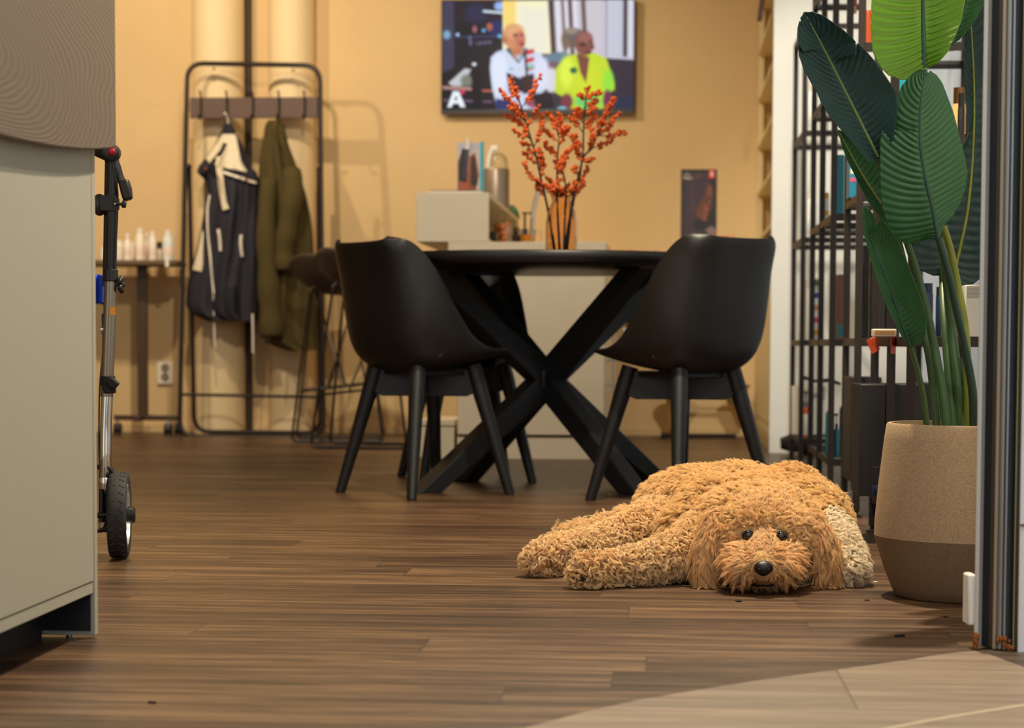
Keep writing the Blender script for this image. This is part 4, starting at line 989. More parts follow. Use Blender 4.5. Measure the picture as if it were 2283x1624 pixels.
for label, stem, twigs in branches:
    bt = thing('berry_branch', VC + Vector((0, 0, .012)), label + ' in the amber vase', 'branch', None)
    sp_ = [V2(*q) for q in stem]; sp_[0].z = ZT + .02
    sp_[0].x = VC.x + max(-.03, min(.03, (stem[0][0] - 1250) / 690)); sp_[0].y = VC.y
    pp = smoothpts(sp_, 5)
    st = MB().tube(pp, [.0042 - .0026 * i / len(pp) for i in range(len(pp))], 8)
    dd = stem[-1][2]
    cl = []
    for tw in twigs:
        jit = random.uniform(-.035, .035)
        base = min(stem, key=lambda q: abs(q[1] - tw[0][1]))[2]
        q_ = smoothpts([V2(x_, y_, base + jit * i / max(1, len(tw) - 1)) for i, (x_, y_) in enumerate(tw)], 6)
        st.tube(q_, [.0018 - .0009 * i / len(q_) for i in range(len(q_))], 6)
        cm = MB(); L_ = sum((q_[i + 1] - q_[i]).length for i in range(len(q_) - 1)); n_ = int(L_ / .0046) + 4
        for k in range(n_):
            t = (.25 + .78 * k / n_) if len(tw) > 2 else k / n_
            i = min(int(t * (len(q_) - 1)), len(q_) - 1); c_ = q_[i]
            th = random.uniform(0, 2 * PI); rr = random.uniform(.003, .0085)
            cm.ell(c_ + Vector((math.cos(th) * rr, random.uniform(-.006, .006), math.sin(th) * rr)), random.uniform(.0046, .0064), 8, 6)
        cl.append(cm)
    st.build('stem', m_twig, bt)
    for cm in cl: cm.build('berry_cluster', m_berry, bt, auto=0)
# fallen berries
for i, (x_, y_) in enumerate([(1405, 556), (1462, 560), (1130, 557)]):
    p = V(x_, 552, 6.45 + .05 * i); tag(MB().ell((p.x, p.y, ZT + .005), (.006, .006, .005), 10, 8).build('fallen_berry', m_berry), ['fallen berry on the table right of the vase', 'fallen berry near the right edge of the table', 'fallen berry on the table left of the vase'][i], 'berry', 'fallen berries')
# ================================================================== reception desk on the left
DC = atz(219, 1420)               # its far lower corner
DXf = DC.x
m_desk = mat('greige_desk_laminate', (168, 165, 150), .55, noise_amt=.015, scale=60)
m_seam = mat('desk_seam_shadow', (92, 84, 70), .7); m_kick = mat('black_kick_board', (22, 20, 26), .7)
dk = thing('reception_desk', (DXf - .35, 2.4, 0), 'greige reception desk cut off by the left edge of the view', 'desk')
zlow = .072; ztop = 1.1
MB().bb((DXf - .6, DC.y - .02, .004), (DXf + .0, DC.y, ztop)).build('side_panel', m_desk, dk, bevel=.0015)
MB().bb((DXf - .018, .4, zlow), (DXf - .002, DC.y - .021, zlow + .018)).build('lower_rail', m_desk, dk, bevel=.001)
MB().bb((DXf - .02, .4, zlow + .0195), (DXf - .0005, DC.y - .0215, ztop)).build('front_panel', m_desk, dk, bevel=.001)
MB().bb((DXf - .6, .4, zlow + .02), (DXf - .021, DC.y - .022, ztop - .02)).build('carcass', m_desk, dk)
MB().bb((DXf - .10, .4, .0), (DXf - .085, DC.y - .021, zlow)).build('kick_board', m_kick, dk)
MB().bb((DXf - .084, DC.y - .0225, .012), (DXf - .006, DC.y - .0205, zlow + .006)).build('recess_end', m_kick, dk)
q = atz(151, 1421); MB().cyl((q.x, q.y + .01, 0), (q.x, q.y + .01, .012), .006, 12).build('levelling_foot', MATS['polished_chrome'], dk)
# bowed wood-veneer board on the front
m_ven = bpy.data.materials.new('grey_brown_wood_veneer'); m_ven.use_nodes = True
nt = m_ven.node_tree; N = nt.nodes; L = nt.links; b = N['Principled BSDF']
tc = N.new('ShaderNodeTexCoord'); mp = N.new('ShaderNodeMapping'); mp.inputs['Location'].default_value = (0, -1.20, -1.62); mp.inputs['Scale'].default_value = (0, .42, 1.75)
L.new(tc.outputs['Object'], mp.inputs[0])
nz = N.new('ShaderNodeTexNoise'); nz.inputs['Scale'].default_value = 2.4; nz.inputs['Detail'].default_value = 2.5; L.new(mp.outputs[0], nz.inputs['Vector'])
vm = N.new('ShaderNodeVectorMath'); vm.operation = 'MULTIPLY_ADD'; L.new(nz.outputs['Color'], vm.inputs[0]); vm.inputs[1].default_value = (.0, .22, .26); L.new(mp.outputs[0], vm.inputs[2])
wvx = N.new('ShaderNodeTexWave'); wvx.wave_type = 'RINGS'; wvx.rings_direction = 'X'; wvx.inputs['Scale'].default_value = 30; wvx.inputs['Distortion'].default_value = 1.2; wvx.inputs['Detail'].default_value = 3; wvx.inputs['Detail Scale'].default_value = 2.2
L.new(vm.outputs[0], wvx.inputs['Vector'])
cr = N.new('ShaderNodeValToRGB'); cr.color_ramp.elements[0].color = (*s2l((98, 84, 70)), 1); cr.color_ramp.elements[1].color = (*s2l((114, 98, 82)), 1); cr.color_ramp.elements[0].position = .0; cr.color_ramp.elements[1].position = .35
L.new(wvx.outputs['Fac'], cr.inputs[0]); L.new(cr.outputs[0], b.inputs['Base Color']); b.inputs['Roughness'].default_value = .5
bp = N.new('ShaderNodeBump'); bp.inputs['Strength'].default_value = .3; bp.inputs['Distance'].default_value = .001; L.new(wvx.outputs['Fac'], bp.inputs['Height']); L.new(bp.outputs[0], b.inputs['Normal'])
XB = DXf + .022
lo = [atx(px_, py_, XB) for px_, py_ in [(-160, 240), (-80, 275), (0, 299), (60, 315), (130, 327), (180, 332), (215, 333), (242, 331), (259, 328)]]
polyb = [Vector((XB, q.y, q.z)) for q in lo] + [Vector((XB, lo[-1].y, 1.25)), Vector((XB, lo[0].y, 1.25))]
vb = thing('veneer_board', (XB, 3.0, .8), 'large grey-brown wood veneer board with curved lower edge on the desk front', 'board')
MB().prism(polyb, (-.021, 0, 0)).build('veneer_face', m_ven, vb, smooth=False, bevel=.002)

# ================================================================== folded walking frame behind the desk
DW = 4.55
R4 = lambda px, py, o=0.: V(px, py, DW + o)
rw = thing('rollator_walker', atz(266, 1250), 'folded rollator walking frame behind the end of the reception desk', 'walker')
m_tyre = mat('grey_black_tyre', (34, 32, 31), .75, noise_amt=.1, scale=60); m_blk = mat('black_plastic', (24, 22, 22), .35)
m_steel = mat('champagne_steel_tube', (150, 138, 126), .25, .9); m_chr = MATS['polished_chrome']
wc0 = R4(266, 1154); wr = .093
axis = (RGT + FWD * .11).normalized(); Mx = axis.to_track_quat('Z', 'Y').to_matrix()
wc0.z = wr + .001
ty = MB(); pr = [(wr * .76, -.017), (wr * .9, -.021), (wr * .975, -.0185), (wr, -.010), (wr * 1.0, .010), (wr * .975, .0185), (wr * .9, .021), (wr * .76, .017), (wr * .76, -.017)]
ty.lathe(pr, wc0, 72, M=Mx)
ww = ty.build('wheel', m_tyre, rw, auto=60)
gr = MB()
for k in range(30):
    a_ = 2 * PI * k / 30
    for s_ in (-1, 1):
        p0 = Vector((math.cos(a_) * wr * .992, math.sin(a_) * wr * .992, .004 * s_)); p1 = Vector((math.cos(a_ + .07) * wr * .984, math.sin(a_ + .07) * wr * .984, .015 * s_))
        gr.beam(wc0 + Mx @ p0, wc0 + Mx @ p1, .003, .003)
gr.build('tread_block', mat('tread_rubber', (44, 42, 40), .7), ww, smooth=False)['kind'] = 'stuff'
MB().lathe([(wr * .76, -.016), (wr * .76, .0165), (wr * .68, .019), (wr * .66, .012), (.012, .010), (.012, -.010), (wr * .66, -.012)], wc0, 48, M=Mx).build('rim', mat('silver_plastic_rim', (200, 202, 206), .3, .5), ww)
MB().lathe([(.001, .034), (.014, .034), (.018, .030), (.018, .018), (.008, .012)], wc0, 24, M=Mx).build('hub_cap', m_blk, ww)
MB().tube([wc0 - axis * .05, wc0 + axis * .014], .006, 10).build('axle', m_blk, rw)
MB().tube(smoothpts([R4(232, 1185, .03), R4(233, 1120, .02), R4(235, 1060), R4(236, 960), R4(239, 880)], 4), .0125, 16).build('lower_tube', m_chr, rw)
MB().tube([R4(238, 885), R4(247, 618)], .0137, 16).build('middle_tube', m_steel, rw)
MB().lathe([(.0150, -.012), (.016, -.010), (.016, .010), (.0150, .012)], R4(236, 1078), 20).build('lower_collar', m_chr, rw)
MB().tube([R4(247, 612), R4(251, 345)], .0125, 16).build('height_tube', m_blk, rw)
MB().tube([R4(238, 612, .02), R4(243, 350, .02)], .009, 12).build('rear_height_tube', m_blk, rw)
MB().tube([R4(246, 628), R4(246, 601)], .0165, 18).build('clamp_collar', m_blk, rw, bevel=.002)
k_ = MB(); k_.tube([R4(256, 635), R4(268, 635)], .0045, 8)
for a_ in range(5): k_.ell(R4(270, 635) + Vector((0, math.cos(a_ * 1.257) * .010, math.sin(a_ * 1.257) * .012)), (.006, .007, .008), 12, 8)
k_.build('height_knob', m_blk, rw)
k_ = MB(); k_.box(R4(251, 694, -.0135), (.011, .002, .017), YAW); k_.build('orange_sticker', mat('orange_sticker_paper', (232, 150, 30), .5), rw)
k_ = MB(); k_.tube([R4(243, 878), R4(240, 838)], .016, 16); k_.beam(R4(246, 862, -.012), R4(258, 848, -.012), .02, .022); k_.build('velcro_strap', mat('black_webbing', (26, 24, 24), .85), rw, bevel=.003)
k_ = MB(); R = Matrix.Rotation(YAW, 3, 'Z')
k_.tube([R4(232, 348), R4(250, 343), R4(262, 347)], [.016, .0195, .016], 18); k_.build('handle_end', m_blk, rw)
k_ = MB(); k_.lathe([(.0, .0), (.0195, 0), (.0195, .022), (.014, .026), (.001, .026)], R4(250, 342, -.0), 24, M=(-FWD).to_track_quat('Z', 'Y').to_matrix()); k_.build('handle_cap', m_blk, rw)
MB().ell(R4(249, 338, -.027), (.0082, .004, .0082), 16, 10).build('red_reflector', mat('red_reflector', (170, 20, 26), .15), rw)
k_ = MB(); k_.tube([R4(216, 335, .05), R4(236, 344, .03)], .014, 12); k_.build('hand_grip', m_blk, rw)
k_ = MB(); k_.tube(smoothpts([R4(252, 358), R4(262, 385), R4(270, 405)], 3), [.013, .012, .012, .011, .010, .010, .010][:7], 12)
k_.build('brake_lever', m_blk, rw)
k_ = MB(); k_.prism([R4(x_, y_, -.012) for x_, y_ in [(262, 404), (284, 398), (291, 420), (293, 443), (274, 449), (268, 430)]], FWD * .026); k_.build('lever_loop', m_blk, rw, bevel=.005)
k_ = MB(); k_.box(R4(243, 454), (.035, .03, .034), YAW); k_.box(R4(258, 455), (.012, .03, .024), YAW); k_.tube([R4(252, 454, -.016), R4(278, 456, -.016)], .0035, 8); k_.tube([R4(272, 455, -.016), R4(281, 456, -.016)], .008, 12)
k_.build('clamp_block', m_blk, rw, bevel=.003)
k_ = MB(); k_.ell(R4(222, 457, .01), (.016, .02, .024), 14, 10); k_.build('backrest_joint', mat('olive_black_plastic', (52, 42, 26), .5), rw)
k_ = MB(); k_.ell(R4(256, 455, -.018), .003, 8, 6); k_.build('screw', m_chr, rw)
k_ = MB(); k_.tube(smoothpts([R4(250, 362, -.014), R4(262, 420, -.014), R4(262, 480, -.01), R4(259, 540, -.01), R4(256, 600, -.012)], 5), .0016, 6)
k_.tube(smoothpts([R4(228, 700, .0), R4(229, 780, .0), R4(222, 870, 0), R4(221, 1000, 0), R4(226, 1060, 0)], 5), .0018, 6); k_.build('brake_cable', m_blk, rw)
k_ = MB(); k_.tube([R4(225, 736, 0), R4(238, 736, 0)], .008, 10); k_.build('frame_bolt', m_chr, rw)
k_ = MB(); k_.tube(smoothpts([R4(222, 1042, .01), R4(236, 1040, -.005), R4(250, 1052, -.002), R4(262, 1062, 0)], 4), .007, 10); k_.build('fork', m_blk, rw)
k_ = MB(); k_.tube(smoothpts([R4(212, 1185, .02), R4(232, 1182, .0), R4(246, 1166, 0), R4(247, 1140, 0)], 4), .0042, 8); k_.tube([R4(228, 1050, .0), R4(227, 1165, 0)], .007, 10); k_.build('brake_arm', m_blk, rw)
bg_ = MB().grid(lambda u, v: R4(205 + 27 * u, 616 + 64 * v - 4 * math.sin(u * 3), .02 + .02 * math.sin(u * PI)), 12, 12); o = bg_.build('blue_net', mat('cobalt_fabric', (36, 76, 190), .7), rw, recalc=False); sm = o.modifiers.new('s', 'SOLIDIFY'); sm.thickness = .006

# ================================================================== black metal shelves
m_sh = mat('bronze_black_square_tube', (40, 32, 28), .42, .2, noise_amt=.05, scale=30)
m_brd = mat('dark_shelf_board', (46, 40, 38), .5, .1, noise_amt=.08, scale=25)
SX0, SX1 = .515, .86
LV = [.112, .487, .877, 1.28, 1.67, 2.06]
def shelf_unit(ys, top, label):
    t = thing('metal_shelf', (SX0 + .17, (ys[0] + ys[-1]) / 2, 0), label, 'shelf')
    w = .019
    for y in ys:
        for x in ((SX0, SX1) if y in (7.14, 6.15, 4.53) else (SX0,)):
            MB().bb((x - .0 if x == SX0 else x - w, y - w / 2, .017), (x + w if x == SX0 else x, y + w / 2, top)).build('upright', m_sh, t, smooth=False, bevel=.0015)
            MB().lathe([(.001, 0), (.016, 0), (.016, .006), (.006, .008), (.006, .018)], (x + (w / 2 if x == SX0 else -w / 2), y, 0), 16).build('levelling_foot', mat('black_rubber_gasket', (16, 15, 18), .6), t)
    for z in LV:
        if z > top: continue
        fr = MB(); a_, b_ = min(ys), max(ys)
        for x in (SX0 + .002, SX1 - .022): fr.bb((x, a_ + w / 2, z - .022), (x + .015, b_ - w / 2, z))
        for y in ys: fr.bb((SX0 + w, y - .008, z - .022), (SX1 - w, y + .008, z))
        fr.build('shelf_frame', m_sh, t, smooth=False, bevel=.001)
        MB().bb((SX0 + .022, a_ + .012, z - .010), (SX1 - .022, b_ - .012, z - .003)).build('glass_shelf', m_glass, t, smooth=False)
    if top < 1.9:
        fr = MB(); a_, b_ = min(ys), max(ys)
        for x in (SX0, SX1 - .03): fr.bb((x, a_ - w / 2, top), (x + .03, b_ + w / 2, top + .02))
        for y in (a_, b_): fr.bb((SX0, y - w / 2, top), (SX1, y + w / 2, top + .02))
        fr.build('top_frame', m_sh, t, smooth=False)
    return t
shelf_unit([8.67, 8.10], 1.66, 'black metal shelf unit farthest back, next to the white partition')
shelf_unit([7.58, 7.14, 6.66], 2.2, 'black metal shelf unit, second from the back, with teal packs')
shelf_unit([6.15, 5.77], 2.2, 'narrow black metal shelf unit, second from the front')
shelf_unit([5.31, 4.93, 4.53], 2.2, 'black metal shelf unit nearest the camera, behind the plant')

GS = 'salon products on the metal shelves'
def place(px0, px1, Y, lev):
    a = aty(px0, 700, Y); b = aty(px1, 700, Y); return (a.x + b.x) / 2, abs(b.x - a.x), LV[lev] + .0005
def hz(py, Y, px=1850): return aty(px, py, Y).z
def prod_bottle(px0, px1, ytop, Y, lev, body, cap, label, kind='round', band=None, bandc=None):
    x, w, z0 = place(px0, px1, Y, lev); r = w / 2; h = hz(ytop, Y, (px0 + px1) / 2) - z0
    t = thing('product_bottle', (x, Y, z0), label, 'bottle', None)
    K = {'round': ([(.001, 0), (r * .94, 0), (r, .004), (r, h * .72), (r * .8, h * .79), (r * .45, h * .81)], [(r * .46, h * .81), (r * .46, h), (.001, h)]),
         'tall': ([(.001, 0), (r, 0), (r, h * .80), (r * .9, h * .82)], [(r * .9, h * .82), (r * .88, h), (.001, h)]),
         'pump': ([(.001, 0), (r * .96, 0), (r, .005), (r, h * .56), (r * .8, h * .63), (r * .4, h * .65)], [(r * .42, h * .65), (r * .42, h * .76), (r * .16, h * .77), (r * .16, h * .93), (r * .3, h * .94), (r * .3, h), (.001, h)]),
         'jar': ([(.001, 0), (r, 0), (r, h * .6)], [(r * 1.03, h * .6), (r * 1.03, h), (.001, h)])}[kind]
    MB().lathe([(a, b_ + z0) for a, b_ in K[0]], (x, Y, 0), 28).build('bottle_body', body, t)
    MB().lathe([(a, b_ + z0) for a, b_ in K[1]], (x, Y, 0), 24).build('cap', cap, t)
    if kind == 'pump': MB().box((x - r * .45, Y - .01, z0 + h * .97), (r * 1.1, .012, h * .05), .3).build('pump_spout', cap, t)
    if band: MB().lathe([(r * 1.0, z0 + h * band[0] - .0005), (r * 1.015, z0 + h * band[0]), (r * 1.015, z0 + h * band[1]), (r * 1.0, z0 + h * band[1] + .0005)], (x, Y, 0), 28).build('label_band', bandc, t)
    return t
def prod_box(px0, px1, ytop, Y, lev, m, label, dep=.06, rz=0., name='product_box', marks=(), base=None):
    x, w, z0 = place(px0, px1, Y, lev)
    if base is not None: z0 = base
    h = hz(ytop, Y, (px0 + px1) / 2) - z0
    t = thing(name, (x, Y + dep / 2, z0), label, 'box', None)
    Mr = Matrix.Rotation(rz, 3, 'Z'); c = Vector((x, Y + dep / 2, z0 + h / 2))
    MB().box(c, (w, dep, h), rz).build('carton', m, t, bevel=.0015)
    for (u0, v0, u1, v1, mm) in marks:
        p = c + Mr @ Vector((-w / 2 + (u0 + u1) / 2 * w, -dep / 2 - .0006, h / 2 - (v0 + v1) / 2 * h))
        MB().box(p, (abs(u1 - u0) * w, .001, abs(v1 - v0) * h), rz).build('printed_mark', mm, t, smooth=False)
    return t
mw = mat('white_product_plastic', (240, 236, 226), .35); mtl = mat('teal_product', (38, 150, 170), .35); mtd = mat('deep_teal_product', (22, 96, 112), .35)
mor = mat('orange_liquid_bottle', (214, 92, 40), .25); mrd = mat('red_product', (196, 60, 50), .35); mbl = mat('royal_blue_product', (34, 60, 160), .35); mnv = mat('navy_product', (18, 42, 84), .3)
mbk = mat('black_carton', (28, 26, 28), .45); mcop = mat('copper_carton', (150, 96, 72), .4); mgold = mat('gold_bottle', (200, 156, 84), .25, .4); mcr = mat('cream_carton', (232, 220, 196), .5)
mye = mat('yellow_print', (230, 170, 40), .5); mgr = mat('green_print', (90, 140, 60), .5); mpk = mat('pink_print', (214, 80, 110), .5); mgy = mat('grey_print', (120, 118, 114), .6); mlb = mat('pale_label', (226, 226, 214), .5)
mtan = mat('tan_carton', (206, 160, 104), .5)
# farthest unit
prod_bottle(1790, 1819, 425, 8.25, 2, mw, mw, 'tall white bottle on the third level of the farthest shelf', band=(.1, .5), bandc=mlb)
prod_bottle(1825, 1840, 440, 8.4, 2, mw, mye, 'slim white bottle with yellow cap beside the tall white bottle', 'tall')
prod_bottle(1789, 1817, 183, 8.25, 3, mw, mcr, 'tall white bottle on the fourth level of the farthest shelf', band=(.12, .5), bandc=mlb)
prod_bottle(1822, 1842, 208, 8.45, 3, mcr, mtan, 'cream bottle behind the leaf on the fourth level', 'round')
bowls_ = [(.35, .03 + k * .2, .95, .12 + k * .2, c_) for k, c_ in enumerate((mgr, mbl, mtan, mpk, mye))]
prod_box(1796, 1832, 621, 8.2, 1, mw, 'white carton printed with five coloured bowls, second level of the farthest shelf', marks=bowls_, rz=.1)
prod_bottle(1786, 1812, 872, 8.2, 0, mor, mgy, 'orange bottle with white label on the lowest far level', 'pump', band=(.05, .5), bandc=mlb)
prod_box(1768, 1802, 862, 8.45, 0, mcr, 'cream carton at the back of the lowest far level', dep=.08)
prod_box(1806, 1842, 862, 8.45, 0, mlb, 'pale carton beside the cream one on the lowest far level', dep=.08)
k_ = MB(); zt_ = hz(860, 8.3); k_.tube([aty(1791, 842, 8.38), aty(1818, 850, 8.38), aty(1850, 848, 8.3), aty(1874, 857, 8.3)], [.008, .006, .009, .006], 10)
tag(k_.build('hair_tongs', mat('black_plastic', (24, 22, 22), .35)), 'black hair tongs lying across the pale cartons', 'tongs')
bagp = aty(1768, 1008, PY - .16); bagm = MB()
bagm.grid(lambda u, v: Vector((.50 + .17 * v + .035 * math.sin(PI * v), PY - .17, .052)) + Vector((0, .07 * math.cos(2 * PI * u), .05 * math.sin(2 * PI * u))) * (math.sin(PI * min(max(v, .04), .96)) ** .35) * (1 + .12 * math.sin(u * 19 + v * 11)), 32, 14, closed_u=True)
tag(bagm.build('soft_bag', mat('black_bag_fabric', (20, 18, 18), .8, noise_amt=.1, scale=40)), 'crumpled black bag on the floor at the foot of the white partition', 'bag')
# second unit
prod_box(1866, 1884, 345, 6.82, 2, mtl, 'tall turquoise carton on the third level of the second shelf', dep=.12, rz=-.15, marks=[(0, 0, .16, 1, mcop)])
prod_bottle(1829, 1846, 430, 7.3, 2, mw, mye, 'white bottle with orange label on the third level of the second shelf', 'tall', band=(.3, .45), bandc=mye)
prod_bottle(1848, 1858, 425, 7.0, 2, mw, mw, 'narrow white bottle left of the turquoise carton', 'tall')
prod_bottle(1843, 1864, 892, 6.95, 0, mtl, mtd, 'teal bottle with domed shoulder on the lowest level of the second shelf', 'round')
prod_bottle(1874, 1898, 878, 6.85, 0, mtd, mtd, 'dark teal bottle on the lowest level of the second shelf', 'round')
prod_bottle(1861, 1876, 922, 6.72, 0, mtd, mat('black_plastic', (24, 22, 22), .35), 'small teal bottle with grey pump in front of the teal pair', 'pump')
prod_box(1866, 1886, 612, 7.2, 1, mcop, 'copper carton on the second level of the second shelf', rz=.1)
prod_box(1869, 1890, 724, 6.85, 1, mtl, 'low turquoise box on the second level', dep=.06, marks=[(0, .9, 1, 1, mrd)])
prod_box(1888, 1905, 672, 6.85, 1, mcr, 'small cream box beside the turquoise one, second level', dep=.06)
prod_bottle(1884, 1902, 30, 7.0, 4, mrd, mtan, 'red bottle high on the second shelf unit', 'tall')
# third unit
prod_box(1890, 1908, 352, 5.95, 2, mat('blue_teal_carton', (30, 130, 170), .4), 'blue carton with pink dot on the third level', dep=.1, marks=[(.1, .28, .6, .4, mcr), (.1, .5, .7, .6, mpk)])
prod_box(1914, 1936, 398, 5.9, 2, mtan, 'tan carton behind the leaf on the third level', dep=.05, marks=[(.5, .0, 1, .9, mgy)])
bxb = prod_box(1914, 1937, 555, 5.85, 1, mbk, 'black carton with printed brush on the second level', dep=.09)
x_, w_, z_ = place(1914, 1937, 5.85, 1)
k_ = MB(); k_.tube([(x_, 5.846, z_ + .20), (x_ + .001, 5.846, z_ + .13), (x_, 5.846, z_ + .05)], [.008, .010, .004], 10, flat=.2); k_.build('printed_brush', mat('dark_copper_print', (70, 46, 34), .4), bxb)
prod_box(1944, 1974, 560, 5.85, 1, mbk, 'tall black carton right of the brush carton', dep=.09)
prod_box(1976, 2006, 590, 5.85, 1, mbk, 'black carton third in the row on the second level', dep=.09)
prod_bottle(1915, 1940, 4, 5.95, 3, mor, mw, 'orange spray bottle with white cap high on the third shelf unit', 'tall')
prod_bottle(1908, 1920, -30, 6.05, 3, mbl, mbl, 'blue bottle beside the orange spray bottle', 'tall')
prod_box(1990, 2032, 176, 5.9, 2, mat('cyan_carton', (20, 168, 190), .4), 'cyan carton between the two large leaves', dep=.08)
prod_box(2096, 2124, 108, 5.6 + .25, 3, mrd, 'red box peeking out beside the bright green leaf', dep=.06)
# big black cartons low down
prod_box(1900, 1968, 842, 5.80, 0, mbk, 'big black carton left in the row on the lowest level', dep=.25)
prod_box(1920, 1976, 858, 5.0, 0, mbk, 'big black carton in the middle of the nearest lowest shelf', dep=.22)
prod_box(1980, 2060, 858, 5.0, 0, mbk, 'wide black carton on the nearest lowest shelf', dep=.22)
prod_box(2066, 2150, 856, 5.0, 0, mbk, 'black carton behind the plant stems on the lowest shelf', dep=.22)
prod_bottle(1950, 1972, 1042, 4.78, 0, mbk, mbk, 'small black tub on the lowest nearest shelf beside the pot', 'jar', band=(.25, .5), bandc=mnv)
# nearest unit, second level
txtm = [(.08, .1 + k * .085, .92, .13 + k * .085, mgy) for k in range(9)]
prod_box(1948, 1999, 734, 4.75, 1, mcr, 'low cream carton with fine print lying on the second level', dep=.05, marks=[(.06, .25, .94, .8, mtan)])
prod_bottle(2056, 2080, 632, 4.85, 1, mnv, mnv, 'tall navy blue bottle between the plant stems', 'tall')
prod_bottle(2086, 2100, 640, 4.95, 1, mnv, mbk, 'slim navy bottle behind the plant stem', 'tall')
prod_bottle(2107, 2134, 652, 4.78, 1, mgold, mat('polished_chrome', (225, 225, 225), .07, 1.0), 'gold glass bottle with chrome pump on the second level', 'pump')
prod_box(2136, 2150, 640, 4.85, 1, mtan, 'narrow tan carton left of the white text carton', dep=.05)
prod_box(2152, 2190, 636, 4.78, 1, mw, 'white carton with grey lines of text beside the door frame', dep=.06, marks=[(.08, .03 + k * .026, .9, .037 + k * .026, mgy) for k in range(9)])
prod_box(2030, 2052, 700, 4.85, 1, mnv, 'low dark blue carton behind the lower leaf', dep=.05)
# clips on the shelf edge
m_tagr = mat('orange_red_tag', (224, 84, 44), .5)
for (x_, y_, l_, tl2) in [(1947, 770, 'orange and white price tag, left of the pair on the shelf edge', .45), (1991, 771, 'orange and white price tag, right of the pair on the shelf edge', .02)]:
    q = atx(x_, y_, SX0 - .004)
    t = thing('price_tag', q, l_, 'tag')
    M_ = Matrix.Rotation(-1.1 if tl2 > .1 else -.45, 3, 'Z') @ Matrix.Rotation(tl2, 3, 'X')
    MB().box(q, (.0016, .026, .036), M=M_).build('tag_card', m_tagr, t); MB().box(q + M_ @ Vector((-.0012, .006, .0)), (.001, .012, .036), M=M_).build('white_strip', mw, t)
# upper levels: dark pumps, jar, ribbed gold shell
prod_bottle(2128, 2144, 208, 5.15, 2, mbk, mat('black_plastic', (24, 22, 22), .35), 'black bottle with glossy cap right of the central leaf', 'tall')
prod_bottle(2146, 2166, 222, 5.05, 2, mbk, mbk, 'black bottle behind the right leaf', 'tall')
prod_bottle(2116, 2150, 196, 5.28, 2, mtan, mat('bronze_cap', (130, 96, 60), .25, .8), 'bronze-lidded jar behind the black bottles', 'tall')
prod_box(2146, 2184, 296, 5.0, 2, mbk, 'black carton with pale lettering beside the door frame', dep=.05)
q = V(2160, 352, 5.15); q.z = LV[2] + .0565
gs = thing('ribbed_shell', q - Vector((0, 0, .04)), 'ribbed golden shell ornament beside the central leaf', 'ornament')
k_ = MB()
for k in range(13):
    zz = -.050 + k * .0085; ww_ = .034 * math.sqrt(max(.05, 1 - (zz / .056) ** 2))
    k_.tube([q + RGT * (ww_ * s_ + .004) + Vector((0, -.012 * (1 - s_ * s_), zz + .010 * (s_ + 1))) for s_ in (-1, -.5, 0, .5, 1)], .0030, 8)
k_.build('ribs', mat('golden_rib', (214, 164, 104), .3, .6), gs)
MB().ell(q + RGT * .004 + FWD * .012, (.032, .010, .052), 20, 14).build('shell_back', mat('dark_shell_back', (62, 42, 28), .5), gs)

# ================================================================== plant pot
PC = Cc((2170 - 1141.5) / FPX * 3.92, 3.92)
pt_ = thing('plant_pot', PC, 'large sandy stoneware pot with darker lower band beside the door frame', 'pot')
m_pot = mat('speckled_sandstone', (168, 142, 110), .85, noise_amt=.30, scale=420, bump=.25, bscale=300)
m_pot2 = mat('smooth_dark_band', (128, 108, 82), .8, noise_amt=.10, scale=160, bump=.12, bscale=200)
zr = V(2170, 944, 3.92).z; zbnd = V(2100, 1210, 3.78).z
up = [(.1795, zbnd), (.1785, zbnd + .03), (.172, zbnd + .10), (.163, zr - .03), (.1595, zr - .004), (.157, zr), (.151, zr), (.151, zr - .03)]
MB().lathe([(r, z) for r, z in up], PC, 96).build('upper_body', m_pot, pt_)
MB().lathe([(.001, 0), (.135, .0), (.141, .004), (.148, .02), (.162, .055), (.174, .095), (.1795, zbnd - .0005), (.151, zbnd)], PC, 96).build('lower_body', m_pot2, pt_)
sl = MB().grid(lambda u, v: PC + Vector((.15 * v * math.cos(2 * PI * u), .15 * v * math.sin(2 * PI * u), zr - .03 + .008 * noise.noise(Vector((math.cos(2 * PI * u) * v * 6, math.sin(2 * PI * u) * v * 6, 0))))), 40, 10, closed_u=True)
tag(sl.build('potting_soil', mat('dark_potting_soil', (42, 30, 22), .95, noise_amt=.4, scale=150, bump=.6, bscale=200), recalc=False), 'dark potting soil filling the stoneware pot', 'soil', kind='stuff')

